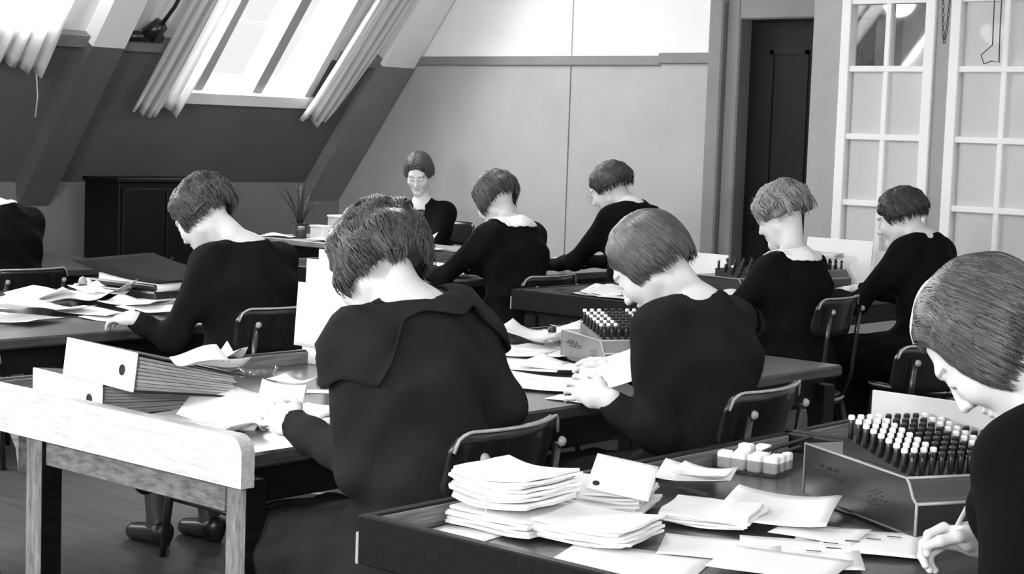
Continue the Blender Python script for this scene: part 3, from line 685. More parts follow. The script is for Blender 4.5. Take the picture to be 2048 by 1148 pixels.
# ------------------------------------------------------------------ desks
ZT = 0.76
DESKS = []
def desk(label, X0, X1, Y0, Y1, rim=True, pale_end=False, rim_h=0.04, far_rim=False):
    """X0 far (window) side, X1 the side the worker sits at"""
    o = empty('desk', (X0, Y0, 0), 0, label, 'desk', 'long wooden office desks')
    W, L = X1-X0, Y1-Y0; e = 0.035; DESKS.append((X0+0.035, X1-0.005, Y0+0.035, Y1-0.03))
    box('desktop', (0.022, 0.022, ZT-0.035), (W, L-(0.022 if far_rim else 0), ZT), M_top, o, 0.006)
    ztop = ZT+rim_h
    if pale_end:
        # pale end board with a rounded near corner and a curved bracket onto the far leg
        poly = [(0, 0.69), (0, ztop)] + [(W+0.012-0.04+0.04*math.sin(q), ztop-0.04+0.04*math.cos(q)) for q in np.linspace(0, PI/2, 7)] + [(W+0.012, 0.69)]
        MB().prism(poly, (1, 0, 0), (0, 0, 1), (0, 1, 0), (0, -0.012, 0), 0.036).build('end_board', M_pale, o)
        MB().prism([(0.12, 0.70), (0.19, 0.70), (0.19, 0.60), (0.178, 0.655), (0.155, 0.685)], (1, 0, 0), (0, 0, 1), (0, 1, 0), (0, -0.008, 0), 0.03).build('bracket', M_worn, o)
    else:
        box('end_rim', (0, 0, ZT-0.045), (W, 0.022, ztop), M_dwood, o, 0.003)
        box('rim_lining', (0.022, 0.022, ZT), (W-0.01, 0.028, ztop-0.004), M_rimwood, o, 0.001)
        e1 = MB(); e1.box((-0.002, -0.002, ZT-0.045), (0.004, 0.004, ZT+0.01), 0.001); e1.build('worn_corner', M_edge, o)
    box('back_rim', (0, 0.022, ZT-0.045), (0.022, L, ztop), M_dwood, o, 0.003)
    box('rim_lining', (0.022, 0.03, ZT), (0.028, L-0.03, ztop-0.004), M_rimwood, o, 0.001)
    if far_rim: box('end_rim', (0.0, L-0.022, ZT-0.045), (W, L, ztop), M_dwood, o, 0.003)
    x0 = 0.185 if pale_end else 0.06
    box('apron', (x0, 0.03, 0.62), (W-0.09, 0.05, ZT-0.035), M_worn if pale_end else M_dwood, o, 0.002)
    box('apron', (0.06, L-0.07, 0.62), (W-0.09, L-0.05, ZT-0.035), M_dwood, o, 0.002)
    box('apron', (0.06, 0.06, 0.62), (0.08, L-0.06, ZT-0.035), M_dwood, o, 0.002)
    box('apron', (W-0.06, 0.06, 0.64), (W-0.04, L-0.06, ZT-0.035), M_dwood, o, 0.002)
    for i, (x, y) in enumerate(((x0, 0.015), (W-0.07, 0.015), (x0, L-0.085), (W-0.07, L-0.085))):
        lg = box('leg', (x, y, 0), (x+0.062, y+0.062, 0.70), M_wornv if (pale_end and i < 2) else M_dwood, o, 0.005)
        if pale_end and i < 2: MB().box((x+0.0615, y+0.004, 0.0), (x+0.064, y+0.060, 0.70), 0.0005).build('shaded_side', M_dwood, lg)  # dark skin on the leg's front face, its shade put in as colour
    return o
desk('dark desk with raised rim in the foreground, heaped with paper bundles', -2.09, -1.12, 2.03, 3.37, far_rim=True)
desk('dark desk behind the grey peg box and its open lid', -2.09, -1.12, 3.39, 4.75)
desk('long desk with pale raw wooden end board carrying two binders', -3.78, -2.78, 2.36, 4.80, pale_end=True)
desk('dark desk at left edge covered with crumpled papers and a ledger', -5.66, -4.70, 2.45, 4.75)
desk('dark desk in shadow behind the ledger, at far left', -7.75, -6.75, 3.2, 5.15)
desk('dark desk with worn pale corner, beyond the woman with smooth pinned bob', -4.78, -3.93, 5.50, 7.55)
desk('dark desk in front of the two women by the grey wall', -6.42, -5.48, 5.45, 7.45)
# desk of the woman against the back wall : runs along the wall
do = empty('desk', (-8.35, 7.10, 0), 0, 'desk along the back wall holding a spiky plant and boxes', 'desk', 'long wooden office desks')
box('desktop', (0, 0, ZT-0.035), (1.75, 0.60, ZT), mat('worn_pale_desktop', 0.30, 0.4, 0.4, 0.3, 5, (1, 10, 1)), do, 0.005)
box('front_panel', (0.02, 0.01, 0.1), (1.73, 0.03, ZT-0.035), M_dwood, do, 0.002)
for x in (0.0, 1.69):
    for y in (0.03, 0.54): box('leg', (x, y, 0), (x+0.06, y+0.06, ZT-0.035), M_dwood, do, 0.004)

# ------------------------------------------------------------------ chairs
def chair(label, loc, face, zb=0.85, rot=0.0):
    o = empty('office_chair', (loc[0], loc[1], 0), math.radians(face+rot), label, 'chair', 'office chairs with curved back boards')
    # saddle seat
    poly = []
    for q in np.linspace(0, 2*PI, 40, endpoint=False):
        c, s_ = math.cos(q), math.sin(q); n_ = 3.2; r = (abs(c)**n_+abs(s_)**n_)**(-1/n_); poly.append((0.205*r*c, 0.20*r*s_+0.02))
    mb = MB(); k = len(poly); V = []
    for z, sc in ((0.425, 0.90), (0.43, 0.97), (0.445, 1.0), (0.462, 0.985), (0.468, 0.95), (0.458, 0.75), (0.452, 0.4)): V += [(x*sc, (y-0.02)*sc+0.02, z) for x, y in poly]
    F = [tuple(range(k-1, -1, -1))] + [(l*k+i, l*k+(i+1) % k, (l+1)*k+(i+1) % k, (l+1)*k+i) for l in range(6) for i in range(k)] + [tuple(range(6*k, 7*k))]
    mb.add(V, F); st = mb.build('seat', M_chair, o, True)
    MB().tube([(x*1.0, y, 0.452) for x, y in poly+poly[:1]], 0.006, 6, False).build('seat_edge', M_edge, st, True)
    w_ = 0.18; r = 0.04
    def top(x): a = max(abs(x)-(w_-r), 0)/r; return zb-r*(1-math.sqrt(max(1-a*a, 0)))
    def bot(x): a = max(abs(x)-(w_-r), 0)/r; return zb-0.15+r*(1-math.sqrt(max(1-a*a, 0)))
    yb = lambda x: -0.20+0.05*(x/w_)**2
    def fn(u, v): x = -w_+2*w_*u; return (x, yb(x)-0.03*(v), bot(x)+(top(x)-bot(x))*v)
    bk = MB().surf(fn, 36, 6, 0.009).build('backrest', M_chair, o, True)
    MB().tube([(x, yb(x)-0.03+(-0.004), top(x)) for x in np.linspace(-w_, w_, 41)], 0.0038, 6).build('back_edge', M_edge, bk, True)  # pale line: worn top edge plus the highlight it catches, painted in
    for s_ in (-1, 1):
        x = s_*0.135
        up_ = MB(); up_.tube([(x, -0.150, 0.43), (x, -0.19, 0.55), (x, yb(x)-0.03, 0.70), (x, yb(x)-0.042, zb-0.055)], 0.0095, 8); up_.build('upright', M_chair, o, True)
        bt = MB(); bt.lathe([(0.001, 0.012), (0.008, 0.010), (0.011, 0.004), (0.011, 0)], n=12); b_ = bt.build('bolt', M_steel, o, True); b_.location = (x, yb(x)-0.05, zb-0.05); b_.rotation_euler = (PI/2, 0, 0)
        MB().tube([(x*0.95, -0.15, 0.43), (x*1.12, -0.20, 0.2), (x*1.25, -0.255, 0.0)], [0.019, 0.016, 0.012], 10).build('leg', M_chair, o, True)
        MB().tube([(x*0.95, 0.18, 0.43), (x*1.05, 0.20, 0.2), (x*1.15, 0.215, 0.0)], [0.019, 0.016, 0.012], 10).build('leg', M_chair, o, True)
        MB().tube([(x*1.1, -0.195, 0.2), (x*1.05, 0.2, 0.2)], 0.009, 8).build('stretcher', M_chair, o, True)
    return o
WP = {}   # worker set-out: neck base and head centre
WP['A'] = (at(825, 592, 3.55), at(757, 530, 3.66)); WP['B'] = (at(495, 480, 5.75), at(408, 432, 5.87))
WP['C'] = (at(1025, 440, 7.85), at(992, 401, 7.95)); WP['D'] = (at(1400, 590, 4.28), at(1303, 528, 4.38))
WP['E'] = (at(1590, 503, 6.85), at(1563, 431, 6.95)); WP['F'] = (at(1850, 468, 7.35), at(1803, 437, 7.46))
WP['G'] = (at(2145, 795, 2.62), at(1985, 682, 2.74)); WP['I'] = (at(1265, 404, 8.40), at(1222, 379, 8.50))
WP['H'] = (at(845, 400, 10.9), at(838, 346, 10.85)); WP['J'] = (at(0, 410, 7.4), at(-75, 358, 7.5))
LEAN = dict(A=0.03, B=0.02, C=0.05, D=0.03, E=0.02, F=0.05, G=0.06, I=0.05, J=0.05)
SEAT = {k: (WP[k][0][0]+LEAN[k], WP[k][0][1]) for k in LEAN}; SEAT['A'] = (SEAT['A'][0], SEAT['A'][1]+0.05); SEAT['H'] = (WP['H'][0][0], WP['H'][0][1]+0.06)
chair('chair with curved back board under the woman in cape collar', (SEAT['A'][0]-0.02, SEAT['A'][1]+0.02), 90, 0.87, 6)
chair('chair behind the woman holding papers beside the pale peg box', (SEAT['D'][0]-0.01, SEAT['D'][1]-0.02), 90, 0.87, 6)
chair('chair with thin rounded back board under the woman at left desk', (SEAT['B'][0], SEAT['B'][1]-0.02), 90, 0.87)
chair('chair with rounded back board under the fair woman in lace collar', (SEAT['E'][0]-0.03, SEAT['E'][1]+0.04), 90, 0.86, 6)
chair('chair under the woman in dark dress with ruffled collar', SEAT['C'], 90, 0.83)
chair('chair under the bespectacled woman by the grey wall', SEAT['I'], 90, 0.83)
chair('chair under the dark haired woman near the glazed partition', SEAT['F'], 90, 0.82)
chair('chair under the foreground woman with the pen', SEAT['G'], 90, 0.82)
chair('chair under the cropped figure at left edge', SEAT['J'], 90, 0.82)
chair('dark chair under the woman facing the room at back wall', (SEAT['H'][0]+0.03, SEAT['H'][1]+0.02), 180, 0.88)
# ------------------------------------------------------------------ people
def xy(k, dx, dy, z): return (WP[k][0][0]+dx, WP[k][0][1]+dy, z)
relax = dict(d=(0.1, 1, -0.05), n=(0, 0.1, -1), c=(0.6, 0.7, 0.8, 0.9), t=0.5)
person('woman in charcoal dress with cape collar and wavy bob, bent over the binders', 90, SEAT['A'], *WP['A'], 38, 0, 9,
       hair=dict(vol=0.006, clump=0.005, side=-0.055, back=-0.045, v=0.036, wave=0.006, top=-0.006, part=0.03, n=3600, rad=0.0016, fr=3.2, tv=1.5, rough=0.38, curl=0.5, tip=0.7),
       wl=atz(592, 852, 0.815), wr=xy('A', -0.36, 0.24, 0.80), hl=dict(d=(0.1, 1, 0.18), n=(0.75, 0.1, -0.65), c=(0.9, 1.0, 1.1, 1.3), t=0.7), hrr=relax,
       dress_m=dressmat(0.017), neck=[((0, -0.015, 0.03), (0.10, 0.085, 0.05))], cape=True, fine=0.0035, el=at(715, 930, 3.50), er=at(1008, 812, 3.66))
person('woman with smooth pinned bob reading papers beside the pale peg box', 90, SEAT['D'], *WP['D'], 46, 12, 0,
       hair=dict(vol=0.003, side=-0.028, back=-0.045, face=0.022, phi0=55, sidefwd=-0.012, v=0.065, part=0.03, n=2400, rad=0.0014, clump=0.0015, rough=0.38),
       wl=atz(1212, 800, 0.82), wr=xy('D', -0.30, 0.14, 0.83), hl=dict(d=(0.05, 1, 0.15), n=(0.8, 0.0, -0.6), c=(0.7, 0.8, 0.9, 1.1), t=0.7), hrr=dict(d=(-0.3, 1, 0.1), n=(-0.7, 0, -0.7), c=(0.8, 0.9, 1.0, 1.1), t=0.7),
       dress_m=dressmat(0.013), fine=0.0035, el=at(1312, 868, 4.14))
person('woman with short wavy hair writing at the paper-strewn left desk', 90, SEAT['B'], *WP['B'], 38, 12, 0,
       hair=dict(vol=0.008, side=-0.022, back=-0.015, face=0.016, phi0=50, sidefwd=-0.008, v=0.05, wave=0.006, n=1300, rad=0.002, part=0.02),
       wl=atz(268, 640, 0.805), wr=xy('B', -0.34, 0.22, 0.80), hl=dict(d=(0.1, 1, -0.1), n=(0.3, 0, -1), c=(0.6, 0.7, 0.8, 0.9), t=0.6), hrr=relax,
       dress_m=dressmat(0.0070), neck=[((0, 0.01, 0.035), (0.085, 0.085, 0.05))], fine=0.004, hfine=0.004, el=at(345, 680, 5.62))
person('woman in black dress with ruffled white collar seen from behind', 90, SEAT['C'], *WP['C'], 33, 0, 0,
       hair=dict(vol=0.006, side=-0.055, back=-0.01, face=0.01, v=0.06, wave=0.003, n=600, rad=0.0022), wl=xy('C', -0.42, -0.16, 0.82), wr=xy('C', -0.40, 0.15, 0.81), hl=relax, hrr=relax,
       dress_m=dressmat(0.0070), collar='lace', fine=0.005, hfine=0.005)
person('woman in spectacles and black dress writing by the grey wall', 90, SEAT['I'], *WP['I'], 28, 10, 0,
       hair=dict(vol=0.006, side=-0.008, back=-0.005, face=0.018, phi0=52, sidefwd=-0.01, v=0.035, wave=0.003, n=600, rad=0.0022, roll=0.02), wl=xy('I', -0.40, -0.12, 0.81), wr=xy('I', -0.40, 0.14, 0.81), hl=relax, hrr=relax,
       dress_m=dressmat(0.0055), glasses=True, fine=0.005, hfine=0.005)
person('fair wavy haired woman in broad white lace collar', 90, SEAT['E'], *WP['E'], 27, 2, 0,
       hair=dict(vol=0.010, side=-0.015, back=-0.03, face=0.012, v=0.22, wave=0.006, n=800, rad=0.0022, curl=1.5), wl=xy('E', -0.36, -0.16, 0.81), wr=xy('E', -0.38, 0.16, 0.81), hl=relax, hrr=relax,
       dress_m=dressmat(0.0055), collar='lace', fine=0.005, hfine=0.005, sh_w=0.155)
person('dark haired woman in black dress before the glazed partition', 90, SEAT['F'], *WP['F'], 22, 12, 0,
       hair=dict(vol=0.005, side=-0.008, back=-0.005, face=0.018, phi0=52, sidefwd=-0.01, v=0.025, n=600, rad=0.0022, roll=0.021, wave=0.002), wl=xy('F', -0.38, -0.15, 0.81), wr=xy('F', -0.38, 0.16, 0.81), hl=relax, hrr=relax,
       dress_m=dressmat(0.0050), fine=0.005, hfine=0.005)
person('foreground woman with glossy straight bob writing with a pen', 90, SEAT['G'], *WP['G'], 58, 8, 0,
       hair=dict(vol=0.006, side=-0.075, back=-0.06, v=0.042, part=-0.03, parting=True, n=2600, rad=0.0012, clump=0.0015, face=0.03, rough=0.34, phi0=56, fore=True, tv=1.5),
       wl=xy('G', -0.10, -0.10, 0.70), wr=atz(1990, 1085, 0.815), hl=relax, hrr=dict(d=(-0.55, 1, 0.0), n=(-0.75, 0.1, -0.6), c=(1.8, 1.95, 2.1, 2.2), t=0.9, s=0.4),
       dress_m=dressmat(0.0040), fine=0.003, hfine=0.003, pr_=(0.9, -0.4, -0.5))
person('woman in V-neck black dress facing the room by the back wall', 205, SEAT['H'], *WP['H'], 30, 8, 0,
       hair=dict(vol=0.001, side=-0.015, back=-0.06, v=0.06, n=700, rad=0.0018, face=0.024, part=0.02, clump=0.001, tip=0.3), wl=xy('H', 0.14, -0.34, 0.80), wr=xy('H', -0.12, -0.36, 0.80), hl=relax, hrr=relax,
       dress_m=dressmat(0.0050), neck=[((0, 0.05, 0.03), (0.062, 0.08, 0.06)), ((0, 0.10, -0.04), (0.042, 0.07, 0.075)), ((0, 0.13, -0.10), (0.02, 0.06, 0.05))], fine=0.005, hfine=0.006)
person('cropped figure in black with white neckline at the left edge', 90, SEAT['J'], *WP['J'], 30, 0, 0,
       hair=dict(v=0.04, n=300, rad=0.002), wl=xy('J', -0.36, -0.14, 0.81), wr=xy('J', -0.36, 0.14, 0.81), hl=relax, hrr=relax, dress_m=dressmat(0.0040), collar='band', fine=0.006, hfine=0.006)
#PART3

# ------------------------------------------------------------------ paper things
def sheet_mesh(w_, l_, curl=0.0, wave=0.0, fold=0.0, th=0.0007, seed=0):
    r = random.Random(seed); a, b, c = r.random()*6, r.random()*6, r.random()*6
    def fn(u, v):
        x, y = (u-0.5)*w_, (v-0.5)*l_
        z = curl*(2*u-1)**2*(0.5+0.5*math.sin(a)+0.5*v) + wave*math.sin(5*u+a)*math.sin(4*v+b) + abs(v-0.5)*fold
        return (x, y, z+abs(wave)*1.0)
    return MB().surf(fn, 8, 8, -th).mesh('paper')
def onto(c, w_, l_, rot):
    """keep a thing lying on a desk inside the rims of that desk"""
    c = np.array(c, float)
    if not (ZT-0.01 < c[2] < ZT+0.06): return c
    a = math.radians(rot); hx = (w_*abs(math.cos(a))+l_*abs(math.sin(a)))/2; hy = (w_*abs(math.sin(a))+l_*abs(math.cos(a)))/2
    best = min(DESKS, key=lambda d: max(d[0]-c[0], c[0]-d[1], 0)+max(d[2]-c[1], c[1]-d[3], 0))
    c[0] = min(max(c[0], best[0]+hx), max(best[1]-hx*0.8, best[0]+hx)); c[1] = min(max(c[1], best[2]+hy), best[3]-hy); return c
def paper(label, c, w_, l_, rot, curl=0.0, wave=0.0, fold=0.0, m=None, group=None, tilt=(0, 0), seed=None, name='paper_sheet', cat='paper', th=0.0007):
    me = sheet_mesh(w_, l_, curl, wave, fold, th, random.randint(0, 999) if seed is None else seed)
    c = onto(c, w_, l_, rot) if abs(tilt[0])+abs(tilt[1]) == 0 and c[1] < 7.0 else c
    o = mobj(name, me, m or M_paper, None, None, True); o.location = c; o.rotation_euler = (tilt[0], tilt[1], math.radians(rot))
    return tag(o, label, cat, group)
def bundle(label, c, w_, l_, n, th, rot, jit=0.006, m=None, bend=0.0, name='paper_bundle', cat='papers', string=False, skew=0.0, group=None):
    c = onto(c, w_, l_, rot) if c[2] < ZT+0.03 else c; o = empty(name, c, math.radians(rot), label, cat, group); meshes = []
    for k in range(5):
        r = random.Random(k*7+n); a, b = r.random()*6, r.random()*6
        def fn(u, v, a=a, b=b):
            x, y = (u-0.5)*w_, (v-0.5)*l_
            return (x+0.003*math.sin(9*v+a), y+0.003*math.sin(8*u+b), th*0.92+bend*(2*u-1)**2*0.5+0.0012*math.sin(6*u+a)*math.sin(5*v+b))
        meshes.append(MB().surf(fn, 8, 4, -th*0.85).mesh('layer'))
    for i in range(n):
        s_ = mobj('sheet', meshes[i % 5], None, o); 
        if not s_.data.materials: s_.data.materials.append(m or (M_paper if random.random() < 0.7 else M_paper2))
        s_.location = (random.uniform(-jit, jit)+skew*i, random.uniform(-jit, jit), i*th)
        s_.rotation_euler = (0, 0, random.uniform(-1, 1)*jit*5)
    if string:
        h_ = n*th+0.002; MB().tube([(0, -l_/2-0.005, 0.0), (0, -l_/2-0.005, h_), (0, l_/2+0.005, h_), (0, l_/2+0.005, 0.0)], 0.0012, 5).build('string', M_card, o)
    return o
def P(x, y, z=ZT): return atz(x, y, z)
Z1 = ZT+0.001
# ---- foreground desk
bundle('tall bundle of folded papers near the left corner of the foreground desk', P(1000, 1045, Z1), 0.18, 0.17, 5, 0.006, 4, 0.006, M_paper2, 0.004)
q = onto(P(1000, 1045, Z1), 0.18, 0.17, 4)
bundle('tall fanned heap of white documents on top of the left bundle', (q[0]-0.012, q[1]+0.0, Z1+0.036), 0.165, 0.155, 9, 0.0062, 3, 0.007, M_paper, 0.018, string=True)
bundle('low fanned pile of papers right behind the tall heap', P(1205, 1015, Z1), 0.15, 0.17, 7, 0.0055, 25, 0.012, None, 0.006)
bundle('flat stack of folded papers with curling edges in front of the tall heap', P(1195, 1078, Z1), 0.17, 0.16, 6, 0.0055, 14, 0.008, M_paper, 0.008)
bundle('low stack of open documents at the middle of the foreground desk', P(1425, 1043, Z1), 0.16, 0.17, 4, 0.005, 20, 0.010, M_paper, 0.007)
paper('large curled sheet lying over the middle stack on foreground desk', P(1560, 1025, Z1+0.012), 0.20, 0.27, 24, 0.012, 0.004)
paper('small white slip at the left rim of the foreground desk', P(902, 1060, Z1), 0.12, 0.085, 8)
paper('broad blank sheet at the bottom edge of the foreground desk', P(1255, 1128, Z1), 0.24, 0.21, 20)
c_ = P(1245, 955, Z1+0.075); o = paper('white card with a black punched hole propped on the papers', c_, 0.115, 0.10, 30, tilt=(0.5, 0.15), m=M_paper, name='index_card', cat='card', th=0.0015)
MB().lathe([(0.001, 0.0006), (0.0065, 0.0006), (0.0065, 0)], n=14).build('punched_hole', M_ink, o).location = (-0.042, -0.033, 0.002)
paper('folded leaflet between the propped card and the clear tray', P(1375, 965, Z1+0.01), 0.15, 0.15, 22, 0.008, 0.003, 0.03)
paper('white leaflet with raised fold left of the clear tray', P(1400, 955, Z1+0.02), 0.11, 0.09, 10, 0.006, 0.002, 0.02)
for i, (x, y, w_, l_, r_, lab) in enumerate([(1440, 1100, 0.20, 0.15, 30, 'white form lying nearest the bottom centre of foreground desk'), (1600, 1110, 0.20, 0.20, 34, 'white form overlapping the others below the grey peg box'),
                                             (1720, 1085, 0.22, 0.19, 28, 'white form with dark dashes beside the writing hand'), (1640, 1068, 0.15, 0.12, 12, 'small crumpled note beside the front corner of grey peg box'),
                                             (1560, 1130, 0.2, 0.16, 15, 'white sheet cut off by the bottom edge left of the writing hand')]):
    o = paper(lab, P(x, y, Z1+0.002*i), w_, l_, r_, 0.003, 0.002)
    if i in (1, 2):
        for k in range(4): box('ink_dash', (-0.06+0.035*k, -0.05+0.03*k, 0.0055), (-0.035+0.035*k, -0.046+0.03*k, 0.0062), M_ink, o)
c_ = P(1385, 986, Z1+0.03); clip = MB().box((-0.03, -0.006, 0), (0.03, 0.006, 0.006), 0.002).build('bulldog_clip', M_black); clip.location = c_; clip.rotation_euler = (0, 0.1, 0.3); tag(clip, 'small black clip on the white leaflet', 'clip')
# clear tray with little white boxes and pens
tc = P(1512, 932, Z1); tc[0] += 0.02; tr = empty('clear_tray', tc, math.radians(10), 'clear glass tray on the foreground desk holding small white boxes', 'tray')
box('base', (-0.075, -0.10, 0), (0.075, 0.10, 0.004), M_tray, tr, 0.001)
for a, b in (((-0.075, -0.10, 0.004), (0.075, -0.097, 0.03)), ((-0.075, 0.097, 0.004), (0.075, 0.10, 0.03)), ((-0.075, -0.097, 0.004), (-0.072, 0.097, 0.03)), ((0.072, -0.097, 0.004), (0.075, 0.097, 0.03))): box('side', a, b, M_tray, tr)
k = 0
BOXL = ['rightmost small white box in the front row of clear tray', 'third small white box from left in front row of tray', 'second small white box from left in front row of tray', 'leftmost small white box in the front row of clear tray', 'right small white box in the second row of clear tray', 'middle small white box in the second row of clear tray', 'left small white box in the second row of clear tray', 'small white box turned aslant behind the second row of tray', 'small white box farthest left at the back of clear tray', 'small white box farthest back in the clear tray', 'small white box in the third row at right of tray']
bx_m = MB().box((-0.015, -0.0125, 0), (0.015, 0.0125, 0.036), 0.003).mesh('small_box')
for x, y, z, r_ in [(0.05, -0.080, 0.005, 4), (0.015, -0.082, 0.005, -4), (-0.022, -0.08, 0.005, 2), (-0.055, -0.078, 0.005, 5), (0.05, -0.047, 0.005, 8), (0.012, -0.048, 0.005, 0), (-0.03, -0.046, 0.005, 3), (-0.04, -0.012, 0.005, 12), (-0.055, 0.03, 0.005, -6), (-0.022, 0.045, 0.005, 4), (0.05, -0.012, 0.005, 2)]:
    o = mobj('small_box', bx_m, M_paper, None, None); v = Matrix.Rotation(math.radians(10), 3, 'Z')@Vector((x, y, 0)); o.location = (tc[0]+v.x, tc[1]+v.y, tc[2]+z); o.rotation_euler = (0, 0, math.radians(r_+10))
    tag(o, BOXL[k], 'box', 'small white boxes in the clear tray'); k += 1
for i, (a, b, lab) in enumerate([((1520, 905, 0.80), (1625, 873, 0.815), 'long black pen lying across the clear tray'), ((1545, 912, 0.798), (1600, 893, 0.805), 'short black pen lying in the clear tray')]):
    p0, p1 = P(*a), P(*b); d_ = p1-p0; mb = MB(); mb.tube([p0, p0+d_*0.08, p0+d_*0.12, p1-d_*0.05, p1], [0.0012, 0.004, 0.0045, 0.0045, 0.003], 8); o = mb.build('pen', M_black, None, True); tag(o, lab, 'pen')
# ---- peg boxes
peg_me = MB().lathe([(0.0052, 0), (0.0052, 0.040), (0.0035, 0.042)], n=10).mesh('peg'); peg_me.shade_smooth(); peg_me.materials.append(M_peg)
capw = MB().lathe([(0.0062, 0.0), (0.0064, 0.006), (0.005, 0.0085)], n=10).mesh('cap'); capw.materials.append(M_pegw)
capb = MB().lathe([(0.0062, 0.0), (0.0064, 0.006), (0.005, 0.0085)], n=10).mesh('cap_black'); capb.materials.append(M_peg)
def peg_box(label, c, rot, L=0.37, W=0.27, H=0.105, m=None, nx=9, ny=14, lid=0.14, s=1.0, tri=False, lidm=None):
    o = empty('peg_box', c, math.radians(rot), label, 'peg box', 'boxes with rows of pegs'); m = m or M_mach
    prof = [(0, 0), (L, 0), (L, H*0.62), (L-0.012, H*0.70), (L-0.026, H*0.93), (L-0.034, H), (0, H)]
    MB().prism([(a*s, b*s) for a, b in prof], (1, 0, 0), (0, 0, 1), (0, 1, 0), (0, 0, 0), W*s).build('body', m, o)
    box('base_trim', (-0.004*s, -0.004*s, 0), (L*s+0.004*s, W*s+0.004*s, 0.008*s), M_black, o, 0.002)
    tr_ = MB(); pts_ = [(L-0.034, H), (L-0.026, H*0.93), (L-0.012, H*0.70), (L, H*0.62), (L, 0.008)]
    tr_.tube([(a*s, -0.0005, b*s) for a, b in pts_], 0.0028*s, 6); tr_.tube([(0, -0.0005, 0.008*s), (0, -0.0005, H*s), ((L-0.034)*s, -0.0005, H*s)], 0.0022*s, 6); tr_.tube([(L*s, 0, H*0.62*s), (L*s, W*s, H*0.62*s)], 0.003*s, 6)
    tr_.tube([((L-0.034)*s, 0, H*s), ((L-0.034)*s, W*s, H*s)], 0.003*s, 6)
    tr_.build('edge_trim', M_steel, o, True)
    # printed ornament on the near side
    orn = MB(); orn.box((0.035*s, -0.0012, H*0.60*s), (0.155*s, 0.0, H*0.635*s))
    for k in range(9): orn.box(((0.055+0.009*k)*s, -0.0012, (H*0.66)*s), ((0.060+0.009*k)*s, 0.0, (H*(0.70+0.035*math.sin(k*2.1)))*s))
    for k in range(9): orn.box(((0.065+0.009*k)*s, -0.0012, (H*0.52)*s), ((0.071+0.009*k)*s, 0.0, (H*(0.55+0.02*math.sin(k*1.7)))*s))
    orn.build('printed_lettering', M_gold, o); orn = MB()
    for k in range(26):
        a = k*2.4; r_ = 0.0045*math.sqrt(k); orn.box(((0.255+1.35*r_*math.cos(a))*s, -0.0012, (H*0.42+r_*math.sin(a))*s), ((0.258+1.35*r_*math.cos(a))*s, 0.0, (H*0.42+0.0025+r_*math.sin(a))*s))
    orn.build('printed_emblem', M_gold, o)
    x0, x1 = 0.135, L-0.045; y0, y1 = 0.016, W-0.02
    MB().prism([(x0-0.012, 0), (x1+0.008, 0), (x1+0.008, 0.002), (x0-0.012, 0.037)], (1, 0, 0), (0, 0, 1), (0, 1, 0), (0, y0-0.008, H*s-0.001), (y1-y0+0.016) if not tri else 0.10).build('peg_tray', m, o)
    for i in range(nx):
        for j in range(ny):
            if tri and y0+(y1-y0)*j/(ny-1) > 0.125+0.53*(x0+(x1-x0)*i/(nx-1)-0.02): continue
            rise = 0.035*(1-i/(nx-1))
            p_ = bpy.data.objects.new('peg', peg_me); link(p_, o); p_.location = ((x0+(x1-x0)*i/(nx-1))*s, (y0+(y1-y0)*j/(ny-1))*s, (H+rise)*s-0.002); p_.scale = (s, s, s)
            f = j/(ny-1); white = f < 0.24 or 0.55 < f < 0.72
            if i >= nx-1: white = False
            c_ = bpy.data.objects.new('cap', capw if white else capb); link(c_, p_); c_.location = (0, 0, 0.036)
    if lid:
        ld = MB(); ld.box((0.0, 0.0, 0.0), (0.36, 0.006, lid), 0.002); ld = ld.build('lid', lidm or M_card, o); ld.location = (0.015, 0.135, H*s); ld.rotation_euler = (0, 0, math.radians(28))
    return o
gb = P(1606, 992, Z1); peg_box('grey metal peg box with open pale lid before the foreground woman', gb, -28, lid=0.105, L=0.385, W=0.30, tri=True)
crm = paper('crumpled white paper behind the open lid of the grey peg box', P(1685, 868, Z1+0.002), 0.11, 0.10, 20, 0.03, 0.02)
paper('dark edged card lying flat beyond the far end of the clear tray', P(1585, 872, Z1+0.001), 0.12, 0.09, 10, m=M_card)
# pen in the hand of the foreground woman
a, b = np.array(P(1893, 1092, 0.785)), at(1945, 995, 2.70)
mb = MB(); d_ = b-a; mb.tube([a, a+d_*0.1, a+d_*0.14, b], [0.0008, 0.003, 0.0042, 0.0042], 8); o = mb.build('pen', M_card, None, True); tag(o, 'slender pen held in the writing hand of the foreground woman', 'pen')
